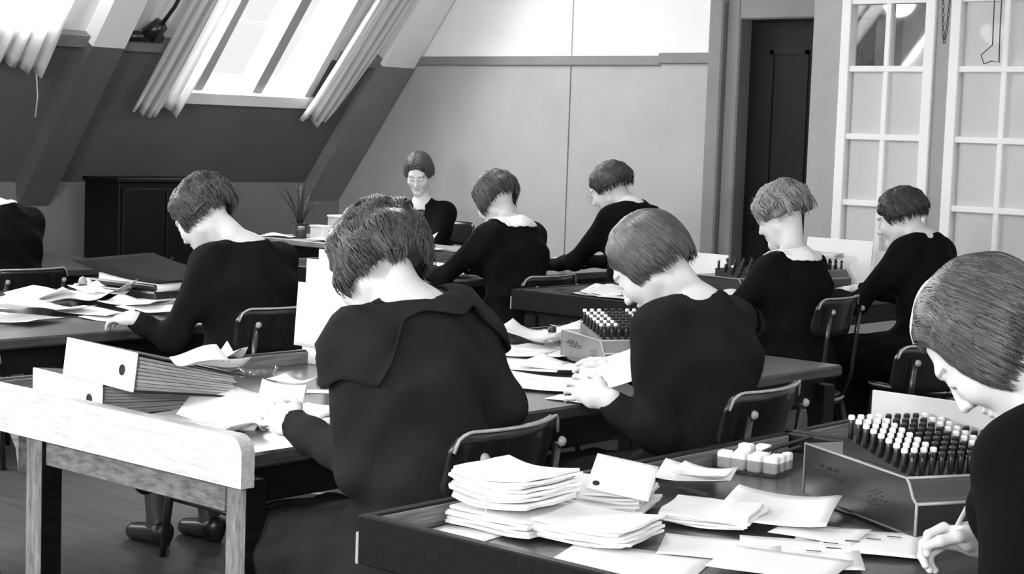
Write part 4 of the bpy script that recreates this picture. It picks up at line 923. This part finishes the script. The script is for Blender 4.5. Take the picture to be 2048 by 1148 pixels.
# ---- pale-ended desk
def binder(label, c, rot, tilt, L=0.32, D=0.285, T=0.082, T2=0.05):
    """spine along local x facing local -y, pages to +y, thinner at the fore edge"""
    o = empty('lever_arch_binder', c, 0, label, 'binder', 'lever arch binders on the pale-ended desk'); o.rotation_euler = (tilt, 0, math.radians(rot)); th = 0.004
    def slabm(z0a, z0b, t):  # cover sheet from spine to fore edge
        return MB().add([(0, 0, z0a), (L, 0, z0a), (L, D, z0b), (0, D, z0b), (0, 0, z0a+t), (L, 0, z0a+t), (L, D, z0b+t), (0, D, z0b+t)], [(3, 2, 1, 0), (4, 5, 6, 7), (0, 1, 5, 4), (1, 2, 6, 5), (2, 3, 7, 6), (3, 0, 4, 7)])
    slabm(0, 0, th).build('cover', M_black, o); slabm(T-th, T2-th, th).build('cover', M_black, o)
    sp = box('spine', (0, -0.004, 0), (L, 0.001, T), M_paper, o, 0.0015)
    box('label', (L*0.70, -0.0052, 0.003), (L-0.003, -0.0040, T-0.003), M_paper2, sp)
    rg = MB(); rg.lathe([(0.0125, 0), (0.0125, 0.0015), (0.0085, 0.0015), (0.0085, 0.0)], n=20, cap=False); g_ = rg.build('finger_ring', M_black, o); g_.location = (L*0.84, -0.0052, T*0.5); g_.rotation_euler = (PI/2, 0, 0)
    ho = MB().lathe([(0.001, 0.0008), (0.0095, 0.0008), (0.0095, 0)], n=20).build('finger_hole', M_ink, o); ho.location = (L*0.84, -0.0052, T*0.5); ho.rotation_euler = (PI/2, 0, 0)
    n_ = 9
    for k in range(n_):
        f0, f1 = (k+0.08)/n_, (k+0.92)/n_; ja, jb = random.uniform(0, 0.008), random.uniform(0, 0.012)
        za0, za1 = th+(T-2*th)*f0*0.95, th+(T-2*th)*f1*0.95; zb0, zb1 = th+(T2-2*th)*f0*0.95, th+(T2-2*th)*f1*0.95
        MB().add([(0.008, 0.012, za0), (L-0.006-ja, 0.012, za0), (L-0.006-ja, D-0.012-jb, zb0), (0.008, D-0.012-jb, zb0), (0.008, 0.012, za1), (L-0.006-ja, 0.012, za1), (L-0.006-ja, D-0.012-jb, zb1), (0.008, D-0.012-jb, zb1)], [(3, 2, 1, 0), (4, 5, 6, 7), (0, 1, 5, 4), (1, 2, 6, 5), (2, 3, 7, 6), (3, 0, 4, 7)]).build('page_block', M_pages, o)
    return o
b0 = (-3.63, 2.42, Z1)
binder('lower white spined binder lying on the pale-ended desk', b0, -5, 0)
binder('upper white spined binder stacked on the other, tilted down', (-3.47, 2.395, Z1+0.086), -7, -0.12, L=0.325, T=0.088, T2=0.055)
paper('ruffled white papers on top of the upper binder', P(420, 738, 0.90), 0.16, 0.12, -10, 0.02, 0.01)
bundle('open stack of documents under the left hand of caped woman', P(415, 848, Z1), 0.24, 0.17, 5, 0.003, 15, 0.01, M_paper, 0.004)
paper('curved white sheet lifted by the caped woman in her left hand', P(455, 815, 0.80), 0.18, 0.16, 30, 0.02, 0.0, tilt=(0.45, 0.25))
paper('white sheet held upright in the hand of the caped woman', P(560, 812, 0.83), 0.10, 0.11, 40, 0.01, 0.0, tilt=(0.9, 0.1))
paper('white sheet lying under the elbow of the caped woman', P(640, 825, Z1), 0.17, 0.20, 20, 0.004, 0.003)
paper('torn white slip near the black hand stamp', P(585, 765, Z1+0.01), 0.11, 0.08, 10, 0.008, 0.004)
paper('small white slip right of the torn slip by the stamp', P(640, 783, Z1), 0.07, 0.06, 45)
paper('crumpled white scrap beyond the upper binder', P(462, 722, 0.80), 0.07, 0.06, 15, 0.02, 0.012)
st_ = empty('hand_stamp', P(655, 765, Z1), 0.4, 'black hand stamp with round knob below the upright folder', 'stamp')
MB().lathe([(0.03, 0), (0.032, 0.01), (0.02, 0.02), (0.009, 0.03), (0.008, 0.06)], n=20).build('base', M_black, st_, True); MB().lathe([(0.006, 0.058), (0.02, 0.068), (0.024, 0.08), (0.018, 0.094), (0.004, 0.1)], n=20).build('knob', M_black, st_, True)
gt = empty('glass_dish', P(515, 755, Z1), 0.2, 'low clear glass dish beyond the binders', 'dish')
MB().lathe([(0.045, 0.0), (0.05, 0.004), (0.058, 0.03), (0.054, 0.03), (0.046, 0.007), (0.001, 0.006)], n=28, cap=False).build('bowl', M_tray, gt, True)
fo = empty('upright_folder', P(672, 738, Z1), math.radians(-4), 'large white ledger sheets standing upright behind the caped woman', 'folder')
for k, (x0, x1, z0, z1, y) in enumerate([(-0.16, 0.08, 0.0, 0.305, 0.0), (-0.12, 0.12, 0.0, 0.335, 0.012), (-0.185, 0.04, 0.05, 0.235, -0.010), (-0.10, 0.13, 0.0, 0.32, 0.024)]):
    def fn(u, v, x0=x0, x1=x1, z0=z0, z1=z1, y=y): return (x0+(x1-x0)*u, y+0.012*v+0.008*math.sin(3*u), z0+(z1-z0)*v)
    s_ = MB().surf(fn, 8, 8, 0.0012).build('sheet', M_paper, fo, True)
box('foot', (-0.12, 0.03, 0), (0.12, 0.13, 0.012), M_black, fo, 0.003); MB().tube([(0, 0.11, 0.01), (0, 0.10, 0.20), (0, 0.045, 0.24)], 0.006, 8).build('prop', M_black, fo, True)
# papers before the woman with pinned bob
for x, y, w_, l_, r_, cu, wv, fo_, z, lab in [(1070, 690, 0.24, 0.20, 20, 0.03, 0.012, 0.05, 0.012, 'wide curled sheet nearest the caped woman sleeve'), (1130, 668, 0.20, 0.19, 5, 0.03, 0.01, 0.04, 0.012, 'white sheet with raised corner behind the curled sheet'),
        (1045, 735, 0.24, 0.22, 30, 0.012, 0.006, 0, 0.004, 'broad white sheet at the front edge beside the caped woman'), (1100, 775, 0.25, 0.17, 25, 0.006, 0.004, 0, 0.002, 'white sheet lying along the front edge of long desk'),
        (1120, 735, 0.22, 0.2, 12, 0.01, 0.006, 0, 0.008, 'white sheet under the hands of woman with pinned bob'), (1190, 668, 0.14, 0.12, 15, 0.02, 0.006, 0.03, 0.015, 'small folded sheet left of the pale peg box'), (1150, 800, 0.12, 0.08, 8, 0.002, 0.001, 0, 0.001, 'narrow slip with dark line at the desk edge'), (1010, 700, 0.26, 0.24, 16, 0.004, 0.004, 0, 0.001, 'flat sheet beneath the wide curled sheet on long desk'), (1085, 705, 0.28, 0.22, 4, 0.006, 0.004, 0, 0.003, 'flat sheet in front of the small ink bottle'), (1040, 668, 0.22, 0.2, 28, 0.02, 0.01, 0.02, 0.014, 'rumpled sheet at the back rim beside caped woman'), (1060, 760, 0.26, 0.2, 18, 0.004, 0.003, 0, 0.002, 'overlapping sheet between the caped woman and the reading hands'), (1160, 700, 0.2, 0.14, -10, 0.008, 0.004, 0, 0.006, 'sheet tucked against the pale peg box')]:
    paper(lab, P(x, y, Z1+z), w_, l_, r_, cu, wv, fo_)
paper('white letter held up by the woman with pinned bob', P(1215, 745, 0.84), 0.17, 0.16, 20, 0.01, 0.0, tilt=(0.5, -0.35))
pb = P(1122, 716, Z1); peg_box('pale grey peg box standing before the woman with pinned bob', pb, -28, L=0.33, W=0.27, H=0.09, m=M_mach2, lid=0, nx=7, ny=11)
bt = empty('ink_bottle', P(1103, 692, Z1+0.02), 0, 'small glass bottle standing among papers left of pale peg box', 'bottle')
MB().lathe([(0.022, 0), (0.026, 0.004), (0.026, 0.03), (0.014, 0.038), (0.012, 0.045)], n=20).build('glass_body', M_tray, bt, True); MB().lathe([(0.014, 0.044), (0.014, 0.058), (0.003, 0.06)], n=16).build('cap', M_black, bt, True)
# ---- left desk
for x, y, w_, l_, r_, cu, wv, fo_, z, lab in [(20, 620, 0.20, 0.22, 10, 0.012, 0.005, 0.04, 0.03, 'upright-edged white sheet at the left edge of photo'), (60, 600, 0.22, 0.2, 25, 0.03, 0.02, 0, 0.01, 'crumpled sheet beside the left edge sheet'), (130, 605, 0.25, 0.22, 10, 0.03, 0.022, 0, 0.01, 'crumpled sheet around the ink stand'),
        (200, 595, 0.2, 0.2, 35, 0.02, 0.02, 0, 0.012, 'crumpled sheet right of the ink stand'), (90, 622, 0.3, 0.2, 12, 0.01, 0.012, 0, 0.004, 'rumpled sheet lying in front of the ink stand'), (190, 628, 0.28, 0.16, 8, 0.006, 0.006, 0, 0.004, 'flat sheet being written on at left desk'),
        (320, 622, 0.26, 0.18, 14, 0.006, 0.008, 0, 0.003, 'sheet under the forearm of woman at left desk'), (230, 640, 0.24, 0.12, 5, 0.003, 0.003, 0, 0.001, 'sheet at the front edge of left desk'), (340, 605, 0.2, 0.1, 14, 0.01, 0.006, 0, 0.006, 'papers below the ledger on left desk'), (30, 640, 0.26, 0.2, 20, 0.006, 0.005, 0, 0.003, 'sheet lying nearest the left edge of left desk'), (140, 585, 0.24, 0.18, -12, 0.03, 0.02, 0, 0.016, 'crumpled paper heaped behind the ink stand'), (270, 612, 0.22, 0.16, 22, 0.012, 0.01, 0, 0.008, 'curled paper between ink stand and ledger')]:
    paper(lab, P(x, y, Z1+z), w_, l_, r_, cu, wv, fo_)
ik_ = empty('ink_stand', P(165, 600, Z1), 0.3, 'dark ink stand with a round stopper among crumpled papers', 'ink stand')
MB().lathe([(0.05, 0), (0.05, 0.012), (0.03, 0.02), (0.028, 0.05), (0.016, 0.06)], n=20).build('well', M_black, ik_, True); MB().lathe([(0.012, 0.058), (0.018, 0.068), (0.012, 0.085), (0.002, 0.09)], n=16).build('stopper', M_steel, ik_, True)
lg_ = empty('ledger', (-5.50, 4.02, Z1), math.radians(6), 'thick dark ledger lying open with curved pale pages', 'ledger')
box('cover', (-0.22, -0.02, 0), (0.24, 0.42, 0.05), M_black, lg_, 0.006); box('cover', (-0.18, 0.0, 0.052), (0.22, 0.40, 0.075), M_black, lg_, 0.006)
def fn(u, v): return (-0.24+0.48*u, 0.0+0.42*v, 0.085+0.03*(1-u)**2*0+0.055*(1-u)**2.2+0.012*v)
MB().surf(fn, 16, 4, 0.004).build('upper_cover', mat('dull_black_board', 0.008, 0.9, 0.1), lg_, True)
def fn(u, v): return (-0.10+0.33*u, 0.01+0.38*v, 0.080+0.02*(1-u)**2)
MB().surf(fn, 10, 4, 0.03).build('page_block', M_paper2, lg_, True)
bundle('low stack of pale papers below the ledger', (-5.28, 4.05, Z1), 0.12, 0.28, 3, 0.006, 5, 0.006, M_paper2)
# ---- desk with worn corner
for x, y, w_, l_, r_, cu, wv, lab in [(1085, 578, 0.16, 0.12, 12, 0.004, 0.002, 'small white slip at the worn corner of back desk'), (1190, 580, 0.28, 0.25, 8, 0.02, 0.015, 'crumpled papers along rim of the worn-cornered desk'), (1240, 592, 0.3, 0.22, 20, 0.02, 0.012, 'white papers beside face of woman with pinned bob'), (1150, 585, 0.2, 0.12, 4, 0.006, 0.004, 'flat sheet near the worn corner of back desk'), (1480, 605, 0.16, 0.1, 20, 0.004, 0.003, 'white slip at front edge of desk by the fair woman'), (1270, 600, 0.26, 0.2, 10, 0.01, 0.006, 'flat white sheet beneath the papers of worn-cornered desk'), (1210, 590, 0.24, 0.2, -8, 0.012, 0.008, 'rumpled sheet in the middle of the worn-cornered desk')]:
    paper(lab, P(x, y, Z1+0.004), w_, l_, r_, cu, wv)
eb = (-4.42, 6.30, Z1); peg_box('dark peg box beside the fair woman in lace collar', eb, -8, L=0.30, W=0.25, H=0.10, nx=4, ny=5, lid=0)
eb = (-4.52, 7.02, Z1); peg_box('dark peg box before the dark haired woman at the partition', eb, -4, L=0.32, W=0.26, H=0.10, nx=5, ny=6, lid=0)
def standcard(label, c, rot, w_, h_, lean=0.15):
    o = empty('standing_card', c, math.radians(rot), label, 'card', 'white cards standing on the back desk')
    MB().box((-w_/2, 0, 0), (w_/2, 0.004, h_), 0.001).build('card', M_paper, o).rotation_euler = (-lean, 0, 0)
    MB().box((-w_*0.3, 0.0, 0), (w_*0.3, h_*lean*1.2+0.03, 0.004), 0.001).build('foot', M_paper2, o); return o
standcard('white card standing left of the fair woman', (-4.60, 6.62, Z1), 0, 0.26, 0.17)
standcard('large white card standing between the two women at the partition', (-4.30, 7.30, Z1), 0, 0.36, 0.24)
standcard('small white card standing left of the dark haired woman', (-4.05, 7.42, Z1), 0, 0.24, 0.19)
bundle('stack of pale cards on the peg box of dark haired woman', (-4.26, 7.12, Z1+0.152), 0.16, 0.12, 4, 0.006, 10, 0.006, M_paper2)
# ---- desk of the two women at the grey wall
for x, y, w_, l_, r_, lab in [(890, 548, 0.34, 0.30, 5, 'white papers spread left of the woman with ruffled collar'), (905, 535, 0.26, 0.22, 20, 'white sheet beneath the lifted letter'), (1142, 522, 0.16, 0.14, 5, 'white slip between the two women at grey wall')]:
    paper(lab, P(x, y, Z1+0.003), w_, l_, r_, 0.01, 0.006)
paper('white letter lifted in front of the woman with ruffled collar', (-5.68, 5.80, 0.86), 0.26, 0.26, 10, 0.01, 0, tilt=(0.5, -0.45))
# ---- desk along the back wall
ZH = ZT+0.001
pot = empty('potted_plant', (-8.12, 7.32, ZH), 0, 'spiky dark plant in a small pot on the wall desk', 'plant')
MB().lathe([(0.04, 0), (0.055, 0.08), (0.06, 0.085), (0.05, 0.085), (0.04, 0.07)], n=20).build('pot', M_bin, pot, True)
for k in range(11):
    a = k*2.4; r_ = 0.05+0.10*random.random(); hh = 0.14+0.13*random.random()
    def fn(u, v, a=a, r_=r_, hh=hh):
        w_ = 0.012*(1-v)**0.7*(0.5+v*1.5); t_ = (u-0.5)*2
        return (math.cos(a)*(0.015+r_*v**1.6)-math.sin(a)*w_*t_, math.sin(a)*(0.015+r_*v**1.6)+math.cos(a)*w_*t_, 0.07+hh*v)
    MB().surf(fn, 2, 7, 0.0015).build('leaf', M_leaf, pot, True)
def cardbox(label, c, w_, d_, h_, m):
    o = empty('card_box', c, random.uniform(-0.1, 0.1), label, 'box', 'boxes on the wall desk'); box('body', (0, 0, 0), (w_, d_, h_), m, o, 0.003); box('lid', (-0.004, -0.004, h_), (w_+0.004, d_+0.004, h_+0.012), M_paper2, o, 0.002); return o
cardbox('tall grey card box with white lid on wall desk', (-8.0, 7.44, ZH), 0.16, 0.16, 0.13, M_card); cardbox('pale card box nearest the woman facing the room', (-7.82, 7.42, ZH), 0.17, 0.16, 0.125, M_card)
cardbox('small white box in front of the card boxes', (-7.94, 7.24, ZH), 0.11, 0.07, 0.075, M_paper2)
jr = empty('glass_jar', (-8.02, 7.24, ZH), 0, 'dark glass jar beside the small white box', 'jar'); MB().lathe([(0.03, 0), (0.034, 0.01), (0.034, 0.05), (0.02, 0.06)], n=18).build('body', M_bin, jr, True); MB().lathe([(0.022, 0.058), (0.022, 0.072), (0.004, 0.075)], n=18).build('lid', M_steel, jr, True)
for x, y, w_, l_, r_, lab in [(-8.15, 7.2, 0.25, 0.16, 10, 'white papers at the left end of the wall desk'), (-7.7, 7.22, 0.28, 0.2, 4, 'white papers on wall desk before the boxes'), (-7.25, 7.3, 0.3, 0.22, -8, 'white papers under the hands of woman facing the room'), (-6.95, 7.25, 0.25, 0.2, 15, 'white papers at the right end of the wall desk')]:
    paper(lab, (x, y, ZH+0.002), w_, l_, r_, 0.01, 0.006)
# ---- other furniture
cb = empty('cupboard', (-8.98, 6.33, 0), 0, 'low black cupboard against the knee wall', 'cupboard')
box('carcass', (0, 0, 0), (0.35, 0.68, 1.075), M_door, cb, 0.004); box('top', (-0.0, -0.02, 1.075), (0.37, 0.70, 1.10), M_door, cb, 0.004)
for y in (0.02, 0.345):
    d_ = box('door', (0.35, y, 0.08), (0.366, y+0.315, 1.04), M_door, cb, 0.004); MB().lathe([(0.012, 0), (0.014, 0.012), (0.004, 0.016)], n=12).build('knob', M_bin, d_).location = (0.366, y+0.27 if y < 0.1 else y+0.045, 0.6)
def bin_(label, c, r_=0.15, h_=0.30):
    o = empty('waste_bin', (c[0], c[1], 0), 0, label, 'waste bin'); MB().lathe([(r_*0.78, 0), (r_*0.8, 0.004), (r_, h_), (r_-0.008, h_), (r_*0.76, 0.012), (0.001, 0.012)], n=36, cap=False).build('body', M_bin, o, True)
    MB().tube([(r_*math.cos(q), r_*math.sin(q), h_) for q in np.linspace(0, 2*PI, 37)], 0.006, 6, False).build('rim', M_steel, o, True); return o
bin_('round waste bin with pale rim under the pale-ended desk', atz(605, 1005, 0.30), 0.14)
chair('empty chair with glossy back between the partition and the foreground woman', (-2.72, 5.02), 75, 0.84)
chair('empty chair at lower left corner, cut by the photo edge', (atz(-5, 700, 0.80)+np.array([-0.2, -0.16, 0]))[:2], 90, 0.80)
crate = empty('wooden_crate', (-3.35, 5.05, 0), 0.2, 'open crate with papers on the floor behind the right chair', 'crate')
for a, b in (((-0.2, -0.15, 0), (0.2, 0.15, 0.02)), ((-0.2, -0.15, 0.02), (0.2, -0.135, 0.26)), ((-0.2, 0.135, 0.02), (0.2, 0.15, 0.26)), ((-0.2, -0.135, 0.02), (-0.185, 0.135, 0.26)), ((0.185, -0.135, 0.02), (0.2, 0.135, 0.26))): box('board', a, b, M_worn, crate, 0.003)
for k in range(3): paper(['discarded sheet at left end of the floor crate', 'discarded sheet in the middle of the floor crate', 'discarded sheet at right end of the floor crate'][k], (-3.35+0.08*k-0.08, 5.05+0.03*k, 0.22), 0.22, 0.2, 40*k, 0.03, 0.03, tilt=(0.5-0.3*k, 0.3), m=M_paper2, group='discarded sheets in the crate')
# ---- dark window fitting on the slope rail
wf = empty('window_crank', slope_pt(1.20, 6.29, 0.06), 0, 'black iron window crank on the slope rail beside the skylight', 'crank')
def wpart(name, mb, m=M_black): o_ = mb.build(name, m, wf, True); return o_
L_ = lambda s, y, o_: tuple(s*DS+np.array([0, y, 0])+o_*NS)
wpart('base', MB().tube([L_(-0.04, -0.10, 0.0), L_(-0.04, 0.12, 0.0)], 0.032, 10)); wpart('gear_case', MB().tube([L_(-0.02, 0.02, 0.01), L_(0.08, 0.05, 0.03)], [0.055, 0.045], 12)); wpart('rod', MB().tube([L_(0.07, 0.05, 0.03), L_(0.20, 0.09, 0.02), L_(1.0, 0.13, 0.0)], 0.012, 8))
cs = atY(57, 130, 5.6); sp_ = slope_pt(0.88, 5.66, 0.1)
mb = MB(); mb.tube([sp_, sp_+np.array([0.0, 0.01, -0.12]), sp_+np.array([-0.005, 0.0, -0.24])], 0.004, 6); tag(mb.build('hanging_string', M_curtain, None, True), 'thin cord hanging from the upper left curtain', 'cord')
# ---- pendant lamps with chains over the back desks (their shades hang above the picture)
def pendant(label, x, y, z, power, chain_z=None):
    o = empty('pendant_lamp', (x, y, z), 0, label, 'lamp', 'pendant lamps')
    MB().lathe([(0.02, 0.12), (0.05, 0.10), (0.20, 0.0), (0.205, 0.0), (0.055, 0.105), (0.022, 0.13)], n=32, cap=False).build('shade', M_wtrim, o, True)
    MB().tube([(0, 0, 0.12), (0, 0, zt-z)], 0.004, 6).build('cord', M_black, o)
    bm2 = MB().lathe([(0.001, -0.01), (0.025, 0.0), (0.032, 0.03), (0.02, 0.07), (0.012, 0.09)], n=18).build('bulb', None, o, True)
    e = bpy.data.materials.get('lit_bulb')
    if not e:
        e = bpy.data.materials.new('lit_bulb'); e.use_nodes = True; b_ = e.node_tree.nodes['Principled BSDF']; b_.inputs['Emission Color'].default_value = (1, 1, 1, 1); b_.inputs['Emission Strength'].default_value = 8
    bm2.data.materials.append(e)
    l = bpy.data.lights.new('pendant_light', 'POINT'); l.energy = power; l.shadow_soft_size = 0.10; lo_ = bpy.data.objects.new('pendant_light', l); link(lo_, o); lo_.location = (0, 0, -0.04)
    return o
pendant('white shaded pendant lamp above the desk by the grey wall', -5.6, 6.2, 2.42, 30)
pendant('white shaded pendant lamp above the long pale-ended desk', -3.2, 3.3, 2.30, 30)
pendant('white shaded pendant lamp above the left desk', -6.3, 3.4, 2.42, 30)
def chain(label, px, ytop, ybot, Y, spread):
    a = atY(px, ytop, Y); b = atY(px+8, ybot, Y); o = empty('lamp_chain', a, 0, label, 'chain'); n_ = 30; lk = MB().tube([(0.006*math.cos(q), 0, 0.011*math.sin(q)) for q in np.linspace(0, 2*PI, 13)], 0.0022, 5, False).mesh('chain_link'); lk.materials.append(M_bin)
    H_ = zt-b[2]
    for sgn in (-1, 1):
        for k in range(n_*2):
            f = k/(n_*2-1); c_ = bpy.data.objects.new('chain_link', lk); link(c_, o); c_.location = (sgn*spread*math.sqrt(f), 0, b[2]-a[2]+H_*f); c_.rotation_euler = (0, sgn*0.12, (PI/2)*(k % 2))
    return o
chain('loop of thin chain hanging before the partition post', 1893, 0, 82, 7.9, 0.045)
a = atY(1992, -60, 7.8); pts_ = [atY(x, y, 7.8) for x, y in ((1990, -60), (1988, 20), (1985, 90), (1962, 110), (1968, 128), (1983, 122), (1998, 125), (2000, 60), (2006, -60))]
pts_[0] = np.array([pts_[0][0], pts_[0][1], zt]); pts_[-1] = np.array([pts_[-1][0], pts_[-1][1], zt])
tag(MB().tube(pts_, 0.003, 6).build('hanging_loop', M_bin, None, True), 'looped dark lamp cord hanging before the right window', 'cord')
# room beyond the clear panes : a shaded lamp and a dark wall
pendant('white lamp shade seen through the clear upper panes', -5.55, 9.3, 2.06, 6.0)

# the two studio lamps that the photographer stood left and right of the camera
def studio_lamp(label, loc, direction):
    o = empty('studio_lamp', (loc[0], loc[1], 0), math.atan2(direction[1], direction[0])-PI/2, label, 'lamp', 'studio lamps')
    z = loc[2]; pr2 = [(0.03, -0.22), (0.08, -0.20), (0.19, -0.03), (0.195, -0.03), (0.085, -0.215), (0.03, -0.235)]
    rf = MB().lathe(pr2, n=28, cap=False).build('reflector', M_steel, o, True); rf.location = (0, 0, z); rf.rotation_euler = (-PI/2, 0, 0)
    MB().tube([(0, -0.22, z), (0, -0.26, z-0.05), (0, -0.26, 0.35)], 0.012, 8).build('pole', M_black, o, True)
    for k in range(3): a = 2*PI*k/3; MB().tube([(0, -0.26, 0.6), (0.4*math.cos(a), -0.26+0.4*math.sin(a), 0.01)], 0.010, 8).build('leg', M_black, o, True)
studio_lamp('studio lamp on a stand left of the camera', (-3.4, -0.8, 1.9), (-0.15, 1)); studio_lamp('studio lamp on a stand right of the camera', (0.7, -0.9, 2.0), (-0.7, 0.75))
